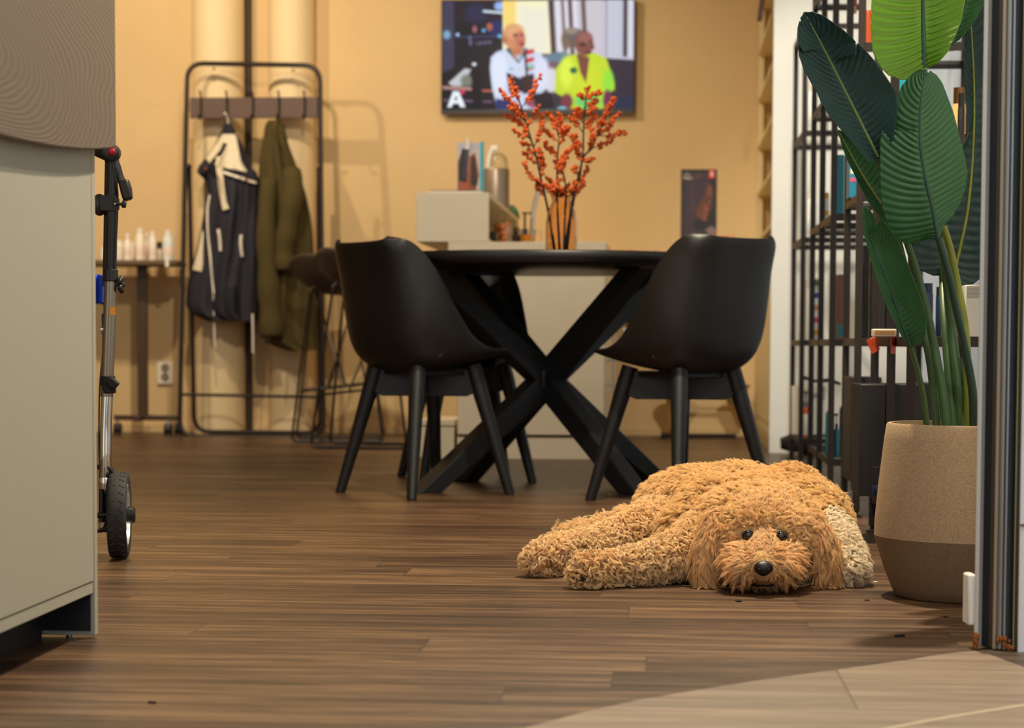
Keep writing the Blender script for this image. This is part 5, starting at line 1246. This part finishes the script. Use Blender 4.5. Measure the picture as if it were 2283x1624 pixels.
# ================================================================== bird-of-paradise plant
def leafmat(name, rgb, trans, rough=.45, tmix=.35, spec=.4):
    m = bpy.data.materials.new(name); m.use_nodes = True; nt = m.node_tree; b = nt.nodes['Principled BSDF']
    tc = nt.nodes.new('ShaderNodeTexCoord'); n = nt.nodes.new('ShaderNodeTexNoise'); n.inputs['Scale'].default_value = 14
    nt.links.new(tc.outputs['Object'], n.inputs['Vector'])
    r = nt.nodes.new('ShaderNodeValToRGB'); c = s2l(rgb)
    r.color_ramp.elements[0].color = (*[v * .85 for v in c], 1); r.color_ramp.elements[1].color = (*[v * 1.15 for v in c], 1)
    nt.links.new(n.outputs['Fac'], r.inputs[0]); nt.links.new(r.outputs[0], b.inputs['Base Color'])
    b.inputs['Roughness'].default_value = rough; b.inputs['Specular IOR Level'].default_value = spec
    t = nt.nodes.new('ShaderNodeBsdfTranslucent'); t.inputs[0].default_value = (*s2l(trans), 1)
    mx = nt.nodes.new('ShaderNodeMixShader'); mx.inputs[0].default_value = tmix
    nt.links.new(b.outputs[0], mx.inputs[1]); nt.links.new(t.outputs[0], mx.inputs[2]); nt.links.new(mx.outputs[0], nt.nodes['Material Output'].inputs[0])
    return m
m_leaf = leafmat('deep_green_leaf', (52, 96, 58), (80, 130, 30), tmix=.25)
m_leafb = leafmat('backlit_green_leaf', (110, 150, 50), (150, 196, 50), tmix=.45)  # brighter copy of the leaf green; light from above put into the colour
m_leafd = leafmat('blue_green_leaf', (34, 60, 58), (30, 60, 30), rough=.5, tmix=.12, spec=.3)
m_stem = mat('leaf_stem_green', (52, 84, 44), .45, noise_amt=.15, scale=30); m_stemy = mat('leaf_stem_yellow', (120, 128, 44), .45, noise_amt=.15, scale=30)
m_rib = mat('pale_midrib', (96, 116, 60), .45); m_ribd = mat('dark_midrib', (22, 56, 44), .4)
PL = thing('strelitzia_plant', PC + Vector((0, 0, zr - .03)), 'tall bird-of-paradise plant with big paddle leaves growing in the stoneware pot', 'plant')
def leaf(mid, left, right, d, m, rib, fold=.02, veins=30, ripple=.0018, tilt=0., curl=.0, ribr=.0035, nv=170, nu=61, dtop=0.):
    """mid / left / right: px outlines listed tip -> base; d: distance"""
    M_ = [(q.x, q.y) for q in smoothpts([Vector((a, b, 0)) for a, b in mid], 8)]
    def resample(pts, n, smooth=True):
        P_ = np.array([(q.x, q.y) for q in smoothpts([Vector((a, b, 0)) for a, b in pts], 6)]) if smooth else np.array(pts, float)
        s = np.concatenate([[0], np.cumsum(np.hypot(*np.diff(P_, axis=0).T))]); t = np.linspace(0, s[-1], n)
        return np.stack([np.interp(t, s, P_[:, 0]), np.interp(t, s, P_[:, 1])], 1)
    A_ = resample(mid, nv); Lf = resample(left, nv, False); Rt = resample(right, nv, False)
    mb = MB(); bend = lambda v: dtop * (1 - v) ** 1.5
    def f(u, v):
        i = min(int(round(v * (nv - 1))), nv - 1); s = (u - .5) * 2; a_ = abs(s)
        E_ = Lf[i] if s < 0 else Rt[i]
        p = A_[i] * (1 - a_) + E_ * a_
        wpx = np.hypot(*(E_ - A_[i]))
        ph = v * veins * 2 * PI + a_ ** 1.2 * veins * .75
        dd = d + bend(v) - fold * a_ ** 1.3 * min(1, wpx / 50) + ripple * math.sin(ph) * min(1, a_ * 5) * (1 - .5 * a_) + curl * a_ ** 3 + .002 * noise.noise(Vector((s * 2, v * 9, d * 9)))
        return V(p[0], p[1] + tilt * 0, dd)
    o = mb.grid(f, nu, nv).build('leaf_blade', m, PL, recalc=False, auto=0)
    sm = o.modifiers.new('s', 'SOLIDIFY'); sm.thickness = .0008
    pts = [V(A_[i][0], A_[i][1], d + bend(i / (nv - 1)) - .001) for i in range(4, nv, 5)]
    MB().tube(pts, [ribr * (.35 + .65 * (i / len(pts))) for i in range(len(pts))], 8).build('midrib', rib, o)
    return o
def stalk(pts, r0, r1, m, d0=None):
    pp = smoothpts([V(x_, y_, d_) for x_, y_, d_ in pts], 5)
    return MB().tube(pp, [r0 + (r1 - r0) * i / (len(pp) - 1) for i in range(len(pp))], 12).build('leaf_stalk', m, PL)
# big dark leaf reaching left
leaf([(1793, 27), (1812, 62), (1850, 135), (1890, 215), (1925, 285), (1958, 350)],
     [(1793, 27), (1784, 40), (1787, 55), (1789, 57), (1782, 46), (1778, 62), (1777, 80), (1780, 100), (1792, 116), (1779, 98), (1781, 125), (1792, 155), (1805, 180), (1820, 205), (1832, 232), (1850, 262), (1868, 282), (1885, 302), (1910, 330), (1935, 362), (1958, 358)],
     [(1793, 27), (1812, 26), (1835, 34), (1855, 48), (1880, 66), (1900, 84), (1908, 93), (1908, 125), (1912, 95), (1930, 112), (1950, 135), (1975, 170), (1998, 205), (2002, 240), (1996, 290), (1985, 330), (1972, 352), (1958, 352)],
     3.86, m_leafd, m_rib, fold=.03, veins=26, dtop=-.05)
# bright leaf at the top
leaf([(2052, -170), (2056, -60), (2058, 40), (2060, 110), (2061, 152)],
     [(2052, -170), (1990, -130), (1955, -60), (1943, 0), (1941, 60), (1945, 115), (1958, 145), (1980, 168), (2008, 178), (2030, 178), (2050, 168), (2061, 153)],
     [(2052, -170), (2120, -130), (2152, -60), (2152, 0), (2144, 45), (2130, 80), (2112, 118), (2090, 142), (2070, 150), (2061, 153)],
     3.90, m_leafb, m_ribd, fold=.035, veins=22, ripple=.0032, dtop=.10, ribr=.005)
# central leaf
leaf([(2062, 156), (2058, 190), (2053, 230), (2050, 290), (2055, 350), (2066, 410), (2080, 470), (2092, 534)],
     [(2062, 156), (2045, 156), (2030, 168), (2012, 190), (2000, 215), (1985, 250), (1979, 275), (1990, 300), (1994, 305), (1984, 292), (1967, 285), (1961, 320), (1961, 370), (1962, 420), (1966, 462), (1975, 495), (1990, 524), (2015, 541), (2040, 543), (2068, 534), (2092, 534)],
     [(2062, 156), (2070, 165), (2074, 158), (2088, 168), (2100, 185), (2108, 205), (2125, 250), (2138, 300), (2150, 345), (2157, 385), (2153, 420), (2140, 455), (2125, 480), (2105, 500), (2098, 520), (2092, 534)],
     3.80, m_leaf, m_ribd, fold=-.03, veins=30, ripple=.0020, dtop=.03)
# narrow lower leaf
leaf([(1925, 458), (1935, 500), (1950, 560), (1975, 620), (2000, 690), (2028, 772)],
     [(1925, 458), (1922, 480), (1925, 520), (1936, 560), (1947, 600), (1960, 640), (1975, 680), (1994, 720), (2012, 755), (2028, 772)],
     [(1925, 458), (1940, 468), (1953, 485), (1955, 513), (1965, 485), (1985, 510), (2005, 540), (2025, 590), (2045, 640), (2062, 690), (2067, 720), (2063, 750), (2050, 768), (2038, 774), (2028, 774)],
     3.84, m_leaf, m_ribd, fold=.03, veins=30, ripple=.0012, dtop=-.02)
# leaf behind, between the dark and the central one
leaf([(1868, 290), (1900, 350), (1935, 410), (1975, 470), (2020, 545)],
     [(1868, 290), (1878, 330), (1895, 370), (1915, 410), (1935, 450), (1955, 475), (1985, 510), (2020, 545)],
     [(1868, 290), (1920, 300), (1975, 330), (2010, 380), (2030, 430), (2035, 480), (2030, 520), (2020, 545)],
     3.98, m_leaf, m_stemy, fold=.02, veins=24, dtop=.0)
# large leaf at the back right, its shade put into the dark colour
leaf([(2150, -120), (2165, 60), (2172, 250), (2160, 450), (2130, 600)],
     [(2150, -120), (2145, -40), (2150, 60), (2148, 140), (2152, 220), (2160, 300), (2100, 420), (2060, 500), (2030, 560), (2045, 600), (2080, 615), (2110, 615), (2130, 612)],
     [(2150, -120), (2230, -60), (2270, 100), (2280, 300), (2260, 450), (2230, 560), (2200, 610), (2170, 634), (2145, 636), (2130, 612)],
     4.14, m_leafd, m_stemy, fold=.015, veins=34, ripple=.0020)
# leaf edge behind the bright leaf, top right
leaf([(2200, -160), (2180, -90), (2160, -20), (2140, 50), (2122, 100)],
     [(2200, -160), (2160, -120), (2130, -60), (2110, 0), (2105, 60), (2122, 100)],
     [(2200, -160), (2215, -90), (2205, -20), (2190, 15), (2165, 60), (2140, 88), (2122, 100)],
     4.02, m_leaf, m_ribd, fold=.02, veins=20)
# leaf stalks down into the pot
stalk([(2092, 530, 3.80), (2112, 600, 3.82), (2132, 690, 3.85), (2152, 780, 3.88), (2168, 870, 3.90), (2172, 960, 3.92)], .0065, .0085, m_ribd)
stalk([(2104, 505, 3.95), (2120, 560, 3.95), (2136, 640, 3.95), (2150, 720, 3.95), (2156, 800, 3.95), (2158, 960, 3.95)], .0062, .0085, m_stemy)
stalk([(2022, 540, 3.98), (2045, 610, 3.97), (2068, 700, 3.95), (2088, 800, 3.93), (2102, 880, 3.92), (2112, 965, 3.92)], .0065, .0095, m_stem)
stalk([(2102, 600, 4.13), (2104, 680, 4.05), (2110, 760, 4.0), (2118, 860, 3.97), (2126, 965, 3.95)], .0075, .0098, m_stem)
stalk([(2030, 772, 3.84), (2044, 820, 3.86), (2058, 880, 3.88), (2068, 965, 3.90)], .0045, .0060, m_stem)
stalk([(2061, 152, 3.91), (2075, 300, 3.97), (2095, 480, 4.02), (2118, 700, 4.0), (2135, 850, 3.96), (2140, 965, 3.96)], .005, .011, m_stem)
stalk([(2144, 800, 3.98), (2146, 860, 3.97), (2148, 965, 3.96)], .014, .016, m_stem)
stalk([(1958, 350, 3.86), (1990, 480, 3.95), (2030, 640, 4.02), (2070, 790, 3.98), (2090, 965, 3.96)], .004, .008, m_stem)
# ================================================================== the dog
GOLD = (214, 152, 78)
dog_prims = []     # centre, radii, region
def DP(px, py, d, r, reg): dog_prims.append((V(px, py, d), tuple(r) if isinstance(r, (list, tuple)) else (r, r, r), reg))
def chain(nodes, reg, n=7):
    for i in range(len(nodes) - 1):
        a, b = nodes[i], nodes[i + 1]
        for k in range(n + (1 if i == len(nodes) - 2 else 0)):
            t = k / n; DP(a[0] * (1 - t) + b[0] * t, a[1] * (1 - t) + b[1] * t, a[2] * (1 - t) + b[2] * t, a[3] * (1 - t) + b[3] * t, reg)
DP(1700, 1150, 4.36, (.125, .16, .080), 'back'); DP(1690, 1170, 4.20, (.125, .12, .075), 'back'); DP(1600, 1150, 4.52, (.12, .15, .080), 'back')
DP(1762, 1128, 4.40, (.075, .12, .078), 'back'); DP(1640, 1128, 4.46, (.12, .13, .083), 'back')
DP(1515, 1140, 4.60, (.092, .12, .078), 'back'); DP(1560, 1130, 4.55, (.11, .12, .080), 'back')
chain([(1600, 1160, 4.3, .085), (1540, 1200, 4.25, .066)], 'back')
chain([(1500, 1165, 4.52, .066), (1430, 1190, 4.42, .050), (1350, 1212, 4.34, .034), (1275, 1228, 4.28, .030), (1222, 1240, 4.24, .031), (1203, 1246, 4.22, .027)], 'leg')     # hind leg stretched out
chain([(1470, 1165, 4.62, .045), (1380, 1184, 4.56, .032), (1300, 1200, 4.52, .024), (1250, 1205, 4.48, .018)], 'wisp')                    # other hind leg and tail behind it
chain([(1590, 1195, 4.20, .060), (1530, 1232, 4.13, .043), (1450, 1252, 4.08, .031), (1370, 1266, 4.05, .026), (1315, 1272, 4.03, .028), (1300, 1276, 4.03, .024)], 'leg')    # foreleg stretched out
chain([(1800, 1150, 4.30, .07), (1833, 1150, 4.26, .050), (1845, 1195, 4.2, .046)], 'back')
chain([(1845, 1190, 4.20, .048), (1868, 1235, 4.14, .046), (1888, 1262, 4.10, .036), (1893, 1270, 4.08, .031)], 'pale')
DP(1800, 1235, 4.15, (.07, .08, .055), 'pale')
# head
DP(1702, 1196, 4.07, (.078, .078, .070), 'crown'); DP(1702, 1165, 4.10, (.070, .07, .055), 'crown'); DP(1650, 1200, 4.06, (.045, .05, .055), 'crown'); DP(1758, 1200, 4.06, (.045, .05, .055), 'crown')
chain([(1702, 1220, 4.02, .046), (1701, 1255, 3.94, .036), (1701, 1268, 3.915, .028)], 'muzzle')
for s_ in (-1, 1): DP(1701 + 36 * s_, 1266, 3.945, (.031, .036, .028), 'muzzle'); DP(1701 + 52 * s_, 1252, 3.98, (.029, .04, .034), 'muzzle')
DP(1701, 1300, 3.95, (.024, .028, .014), 'chin')
chain([(1603, 1160, 4.08, .026), (1578, 1210, 4.06, .024), (1576, 1262, 4.05, .022)], 'ear')
chain([(1802, 1165, 4.08, .026), (1832, 1212, 4.06, .025), (1842, 1262, 4.05, .022)], 'ear')
mb = MB()
for c, r, reg in dog_prims:
    c = c.copy(); rz_ = r[2]
    if c.z - rz_ < .004: c.z = max(c.z, .004 + rz_ * .82)
    mb.ell(c, r, 20, 14)
tmp = mb.build('dog_tmp', None, None, smooth=False, recalc=False)
rm = tmp.modifiers.new('r', 'REMESH'); rm.mode = 'VOXEL'; rm.voxel_size = .0055
smo = tmp.modifiers.new('sm', 'SMOOTH'); smo.factor = .6; smo.iterations = 9
dg = bpy.context.evaluated_depsgraph_get()
dm = bpy.data.meshes.new_from_object(tmp.evaluated_get(dg)); bpy.data.objects.remove(tmp)
dm.name = 'dog'
nv_ = len(dm.vertices); co = np.empty(nv_ * 3, np.float32); dm.vertices.foreach_get('co', co); co = co.reshape(-1, 3)
co[:, 2] = np.maximum(co[:, 2], .002); dm.vertices.foreach_set('co', co.ravel()); dm.update()
dm.polygons.foreach_set('use_smooth', [True] * len(dm.polygons))
dog = bpy.data.objects.new('dog', dm); COL.objects.link(dog)
tag(dog, 'curly golden doodle dog lying flat on the floor, chin down, facing the camera', 'dog')
m_skin = mat('golden_under_coat', (190, 150, 100), .9, noise_amt=.15, scale=60); dm.materials.clear(); dm.materials.append(m_skin)
bvh = BVHTree.FromPolygons([tuple(v) for v in co], [tuple(p.vertices) for p in dm.polygons])
def surf(px, py, lift=0.):
    r = ray(px, py).normalized(); h = bvh.ray_cast(EYE, r)
    return h[0] - r * lift if h[0] is not None else V(px, py, 4.0)
m_eye = mat('dark_wet_eye', (14, 8, 6), .05, spec=.8); m_nose = mat('black_leather_nose', (20, 17, 18), .32, noise_amt=.2, scale=300, bump=.4, bscale=500)
EYES = [surf(1668, 1195, .0045), surf(1741, 1197, .0045)]
for e in EYES:
    o = MB().ell(e, (.0108, .0108, .0108), 24, 16).build('eye', m_eye); adopt(o, dog)
    ld = MB(); q = e + Vector((0, .001, 0))
    ld.tube([q + RGT * (.0108 * math.cos(t)) + Vector((0, -.003, .0098 * math.sin(t))) for t in np.linspace(0, 2 * PI, 24, endpoint=False)], .0019, 8, closed=True)
    o = ld.build('eyelid', mat('dark_eyelid_skin', (44, 28, 20), .6)); adopt(o, dog)
NS = surf(1702, 1268, -.004)
nb = MB(); Rz = Matrix.Rotation(YAW, 3, 'Z')
nb.ell(NS + Vector((0, 0, .001)), (.0182, .015, .0138), 28, 18, M=Rz); nb.ell(NS + Vector((0, .002, -.006)), (.012, .012, .009), 20, 12, M=Rz)
o = nb.build('nose', m_nose); adopt(o, dog)
for s_ in (-1, 1):
    q = MB().ell(NS + RGT * (.0082 * s_) - FWD * .0120 + Vector((0, 0, -.001)), (.0040, .0030, .0032), 12, 8).build('nostril', mat('nostril_black', (4, 3, 3), .8)); adopt(q, o)
mo = surf(1701, 1305, -.002)
q = MB().tube([mo + RGT * x_ + Vector((0, abs(x_) * .5, .002 - abs(x_) * .12)) for x_ in (-.022, -.012, 0, .012, .022)], [.003, .0045, .005, .0045, .003], 10).build('mouth', mat('dark_lip', (22, 12, 10), .5)); adopt(q, dog)
# claws on the stretched paws
cl = []
for (x_, y_, d_) in [(1293, 1287, 4.03), (1296, 1292, 4.0), (1190, 1262, 4.22), (1188, 1256, 4.24)]:
    a_ = V(x_ + 6, y_ - 3, d_); b_ = V(x_ - 4, y_ + 3, d_); b_.z = max(b_.z, .004)
    q = MB().tube([a_, b_], [.005, .0018], 8).build('claw', mat('dark_claw', (24, 16, 12), .3)); adopt(q, dog)
pads = MB().ell(V(1196, 1262, 4.235), (.016, .02, .012), 14, 10); q = pads.build('paw_pad', mat('dark_claw', (24, 16, 12), .3)); adopt(q, dog)

# ---- the coat: clumped, curling strands rooted on the body
dm.calc_loop_triangles()
tri = np.array([t.vertices[:] for t in dm.loop_triangles]); A3 = co[tri]
nrm_t = np.cross(A3[:, 1] - A3[:, 0], A3[:, 2] - A3[:, 0]); area = np.linalg.norm(nrm_t, axis=1) / 2; nrm_t /= np.maximum(area[:, None] * 2, 1e-12)
vn = np.empty(nv_ * 3, np.float32); dm.vertices.foreach_get('normal', vn); vn = vn.reshape(-1, 3)
cent = A3.mean(1)
regs = ['back', 'leg', 'wisp', 'pale', 'crown', 'muzzle', 'chin', 'ear']
pc = np.array([p[0][:] for p in dog_prims]); pr_ = np.array([p[1] for p in dog_prims]); pg = np.array([regs.index(p[2]) for p in dog_prims])
def region(P):
    best = np.full(len(P), 1e9); g = np.zeros(len(P), int)
    for c, r, k in zip(pc, pr_, pg):
        d = np.linalg.norm((P - c) / r, axis=1)
        m = d < best; best[m] = d[m]; g[m] = k
    return g
wgt = area.copy(); toEye = np.array([0, 0, H]) - cent; toEye /= np.linalg.norm(toEye, axis=1)[:, None]
fac = (nrm_t * toEye).sum(1); wgt *= np.where(fac > -.25, 1., .35); wgt *= np.where(cent[:, 2] < .006, .0, 1.)
wgt *= np.where((nrm_t[:, 2] < -.6) & (cent[:, 2] < .012), .15, 1.)
NL = 17000
ti = rng.choice(len(tri), NL, p=wgt / wgt.sum())
u, v = rng.random(NL), rng.random(NL); fl_ = u + v > 1; u[fl_] = 1 - u[fl_]; v[fl_] = 1 - v[fl_]
RP = A3[ti, 0] + u[:, None] * (A3[ti, 1] - A3[ti, 0]) + v[:, None] * (A3[ti, 2] - A3[ti, 0])
RN = vn[tri[ti, 0]] * (1 - u - v)[:, None] + vn[tri[ti, 1]] * u[:, None] + vn[tri[ti, 2]] * v[:, None]; RN /= np.linalg.norm(RN, axis=1)[:, None]
G = region(RP)
par = {  # length, curl radius, turns, normal lift, flow, gravity, clump, colour, jitter
    'back': (.026, .0030, 1.4, .90, .55, .05, .42, (240, 206, 148), .45), 'leg': (.034, .0066, 1.5, .60, .45, .30, .90, (248, 216, 164), .8),
    'wisp': (.034, .0030, 1.2, .85, .6, .05, .5, (244, 214, 165), .6), 'pale': (.030, .0036, 1.4, .60, .65, .30, .65, (252, 238, 210), .5),
    'crown': (.030, .0040, 1.3, .72, .55, .15, .70, (246, 210, 152), .55), 'muzzle': (.030, .0026, 1.0, .35, 1.0, .30, .6, (242, 204, 152), .3),
    'chin': (.016, .0015, .8, .5, .8, .3, .5, (190, 150, 110), .3), 'ear': (.048, .0044, 1.9, .25, .9, .85, .75, (238, 198, 142), .3)}
tabs = {k: np.array([par[r][i] for r in regs]) for i, k in enumerate(('len', 'cr', 'turn', 'lift', 'flow', 'grav', 'clump'))}
colr = np.array([s2l(par[r][7]) for r in regs]); jit = np.array([par[r][8] for r in regs])
Np = np.array(NS[:]); f3 = np.array(FWD[:]); r3 = np.array(RGT[:]); up3 = np.array([0, 0, 1.])
flow = np.zeros((NL, 3))
isb = np.isin(G, [0, 1, 2, 3]); flow[isb] = f3 * .2 - r3 * .5 + np.array([0, 0, -.5])
ish = np.isin(G, [4]); dh = RP - np.array(V(1702, 1205, 3.98)[:]); flow[ish] = dh[ish] / np.linalg.norm(dh[ish], axis=1)[:, None]
ism = np.isin(G, [5, 6]); dm_ = RP - (Np + up3 * .012); flow[ism] = dm_[ism] / np.linalg.norm(dm_[ism], axis=1)[:, None] + np.array([0, 0, -.35])
ise = G == 7; flow[ise] = np.array([0, 0, -1.]) - f3 * .15
flow[G == 3] = r3 * .7 + np.array([0, 0, -.6])
flow += rng.normal(0, 1, (NL, 3)) * jit[G][:, None]
flow -= RN * (flow * RN).sum(1)[:, None]; flow /= np.maximum(np.linalg.norm(flow, axis=1)[:, None], 1e-6)
ln = tabs['len'][G] * rng.uniform(.65, 1.3, NL)
# shorter round the eyes, the nose and the bridge of the muzzle
for e in EYES:
    d = np.linalg.norm(RP - np.array(e[:]), axis=1); ln *= np.clip((d - .006) / .024, .06, 1)
dn = np.linalg.norm(RP - Np, axis=1); ln *= np.clip((dn - .006) / .034, .10, 1)
br_ = np.abs(((RP - Np) * r3).sum(1)); onb = ism & (br_ < .016) & (RP[:, 2] > Np[2]); ln[onb] *= .45
onb2 = ish & (br_ < .030) & (np.abs(RP[:, 2] - EYES[0].z) < .016); ln[onb2] *= .45
dmo = np.linalg.norm(RP - np.array(mo[:]), axis=1); ln *= np.clip((dmo - .004) / .014, .12, 1)
ln = np.maximum(ln, .003)
# strands
KS = 15; MP = 9
n = NL * KS; li = np.repeat(np.arange(NL), KS)
N_, F_, P_ = RN[li], flow[li], RP[li]; g = G[li]
S_ = np.cross(N_, F_); L_ = ln[li] * rng.uniform(.8, 1.15, n)
rad = .0046 * np.sqrt(rng.random(n)); th = rng.random(n) * 2 * np.pi
off = F_ * (rad * np.cos(th))[:, None] + S_ * (rad * np.sin(th))[:, None]
t = np.linspace(0, 1, MP)[None, :]
lift, flw, grv, clp, crad, trn = [tabs[k][g][:, None] for k in ('lift', 'flow', 'grav', 'clump', 'cr', 'turn')]
ph = (rng.random(NL) * 2 * np.pi)[li][:, None] + rng.normal(0, .35, (n, 1)); hand = np.where(rng.random(NL) < .5, -1., 1.)[li][:, None]
hN = L_[:, None] * lift * (t - .45 * t * t * (1 + grv)); hF = L_[:, None] * flw * (.35 * t + .65 * t * t)
crv = crad * np.clip(L_[:, None] / .02, .1, 1) * np.clip(t * 2.2, 0, 1)
a_ = ph + hand * 2 * np.pi * trn * (t ** .9) * rng.uniform(.85, 1.2, NL)[li][:, None]
ax1 = crv * np.cos(a_); ax2 = crv * np.sin(a_)
shr = 1 - clp * np.clip(t * 1.6, 0, 1)
pos = P_[:, None, :] + off[:, None, :] * shr[..., None] + N_[:, None, :] * (hN + ax1 * .8)[..., None] + F_[:, None, :] * (hF + ax1 * .5)[..., None] + S_[:, None, :] * ax2[..., None]
pos[..., 2] -= (L_[:, None] * grv * .45 * t * t)
pos += rng.normal(0, .00035, pos.shape) * t[..., None]
pos[:, 0] -= N_ * .002
pos[..., 2] = np.where(pos[..., 2] < .0015, .0015 + .0004 * rng.random(pos[..., 2].shape), pos[..., 2])
ok = np.ones(n, bool)
for c_, rr in [(EYES[0], .0085), (EYES[1], .0085), (NS, .0160)] + [(mo + RGT * x_ + Vector((0, 0, .002 - abs(x_) * .12)), .0050) for x_ in (-.018, -.009, 0, .009, .018)]:
    ok &= ~((np.linalg.norm(pos - np.array(c_[:]), axis=2) < rr + .001).any(1))
    # no strand may hang in front of the eye or the nose
    cc = np.array(c_[:]); vd = np.array([0, 0, H]) - cc; vd /= np.linalg.norm(vd)
    rel = pos - cc; al = rel @ vd; pr2 = np.linalg.norm(rel - al[..., None] * vd, axis=2)
    ok &= ~(((al > 0) & (pr2 < rr * .92)).any(1))
pos = pos[ok].astype(np.float32); g = g[ok]; li2 = li[ok]; n = len(pos)
hc = bpy.data.hair_curves.new('curly_coat'); hc.add_curves([MP] * n)
hc.points.foreach_set('position', pos.ravel())
ra = hc.attributes.get('radius') or hc.attributes.new('radius', 'FLOAT', 'POINT')
ra.data.foreach_set('value', np.tile(np.linspace(.00042, .00014, MP), n).astype(np.float32))
base = colr[g]; lv = rng.normal(1, .15, NL)[li2] * rng.normal(1, .06, n)
# strands lighten from root to tip; redder patches belong to the coat itself
wn_ = np.array([noise.noise(Vector(p) * 9.) for p in RP])[li2]
ta = hc.attributes.new('coat', 'FLOAT_COLOR', 'POINT')
c_ = base * lv[:, None]; c_ = c_ * (1 + np.stack([.10 * wn_, .16 * wn_, .26 * wn_], 1))
# tan round the nose bridge
dn2 = np.linalg.norm(RP[li2] - (Np + up3 * .02), axis=1); k_ = np.clip(1 - dn2 / .045, 0, 1)[:, None] * .6; c_ = c_ * (1 - k_) + np.array(s2l((232, 184, 120))) * k_
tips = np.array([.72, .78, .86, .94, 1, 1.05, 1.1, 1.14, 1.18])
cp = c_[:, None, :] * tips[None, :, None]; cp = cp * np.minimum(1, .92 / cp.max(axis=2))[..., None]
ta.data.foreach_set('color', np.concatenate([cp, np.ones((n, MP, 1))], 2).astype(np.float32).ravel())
m_fur = bpy.data.materials.new('golden_curly_fur'); m_fur.use_nodes = True; nt = m_fur.node_tree; b = nt.nodes['Principled BSDF']
at = nt.nodes.new('ShaderNodeAttribute'); at.attribute_name = 'coat'
nt.links.new(at.outputs['Color'], b.inputs['Base Color']); b.inputs['Roughness'].default_value = .55; b.inputs['Specular IOR Level'].default_value = .35
b.inputs['Sheen Weight'].default_value = .15
tl = nt.nodes.new('ShaderNodeBsdfTranslucent'); nt.links.new(at.outputs['Color'], tl.inputs[0])
mx = nt.nodes.new('ShaderNodeMixShader'); mx.inputs[0].default_value = .35; nt.links.new(b.outputs[0], mx.inputs[1]); nt.links.new(tl.outputs[0], mx.inputs[2])
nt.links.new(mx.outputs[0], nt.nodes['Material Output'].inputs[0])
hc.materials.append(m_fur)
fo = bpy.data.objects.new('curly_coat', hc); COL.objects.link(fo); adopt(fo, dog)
# thin dark collar edge at the nape
a_ = surf(1800, 1078, .012); b_ = surf(1815, 1090, .012)
q = MB().tube([a_, (a_ + b_) / 2 + Vector((0, 0, .002)), b_], .0022, 8).build('collar', mat('black_webbing', (26, 24, 24), .85)); adopt(q, dog)

# ================================================================== crumbs on the floor
for (x_, y_, r, m, lb) in [(1645, 1342, .0055, mat('dark_crumb', (30, 22, 18), .9), 'dark fluff on the floor just in front of the dog\'s chin'),
                           (2005, 1420, .006, mat('dark_crumb', (30, 22, 18), .9), 'small dark crumb on the floor in front of the pot'),
                           (340, 1569, .004, mat('dark_crumb', (30, 22, 18), .9), 'tiny dark crumb on the floor at the lower left'),
                           (1951, 1300, .0035, mat('white_crumb', (240, 236, 226), .8), 'tiny white crumb between the dog and the pot'),
                           (1357, 1104, .004, mat('tan_crumb', (200, 160, 90), .8), 'pale crumb on the floor beside the right chair leg'),
                           (1933, 1340, .003, mat('dark_crumb', (30, 22, 18), .9), 'speck of dirt left of the pot'),
                           (2108, 1377, .003, mat('dark_crumb', (30, 22, 18), .9), 'speck of dirt in the shadow of the pot')]:
    p = atz(x_, y_); k_ = MB()
    for k in range(4): k_.ell((p.x + random.uniform(-r, r), p.y + random.uniform(-r, r), r * .35), (r * .8, r * .6, r * .35), 8, 6)
    tag(k_.build('crumb', m), lb, 'crumb')
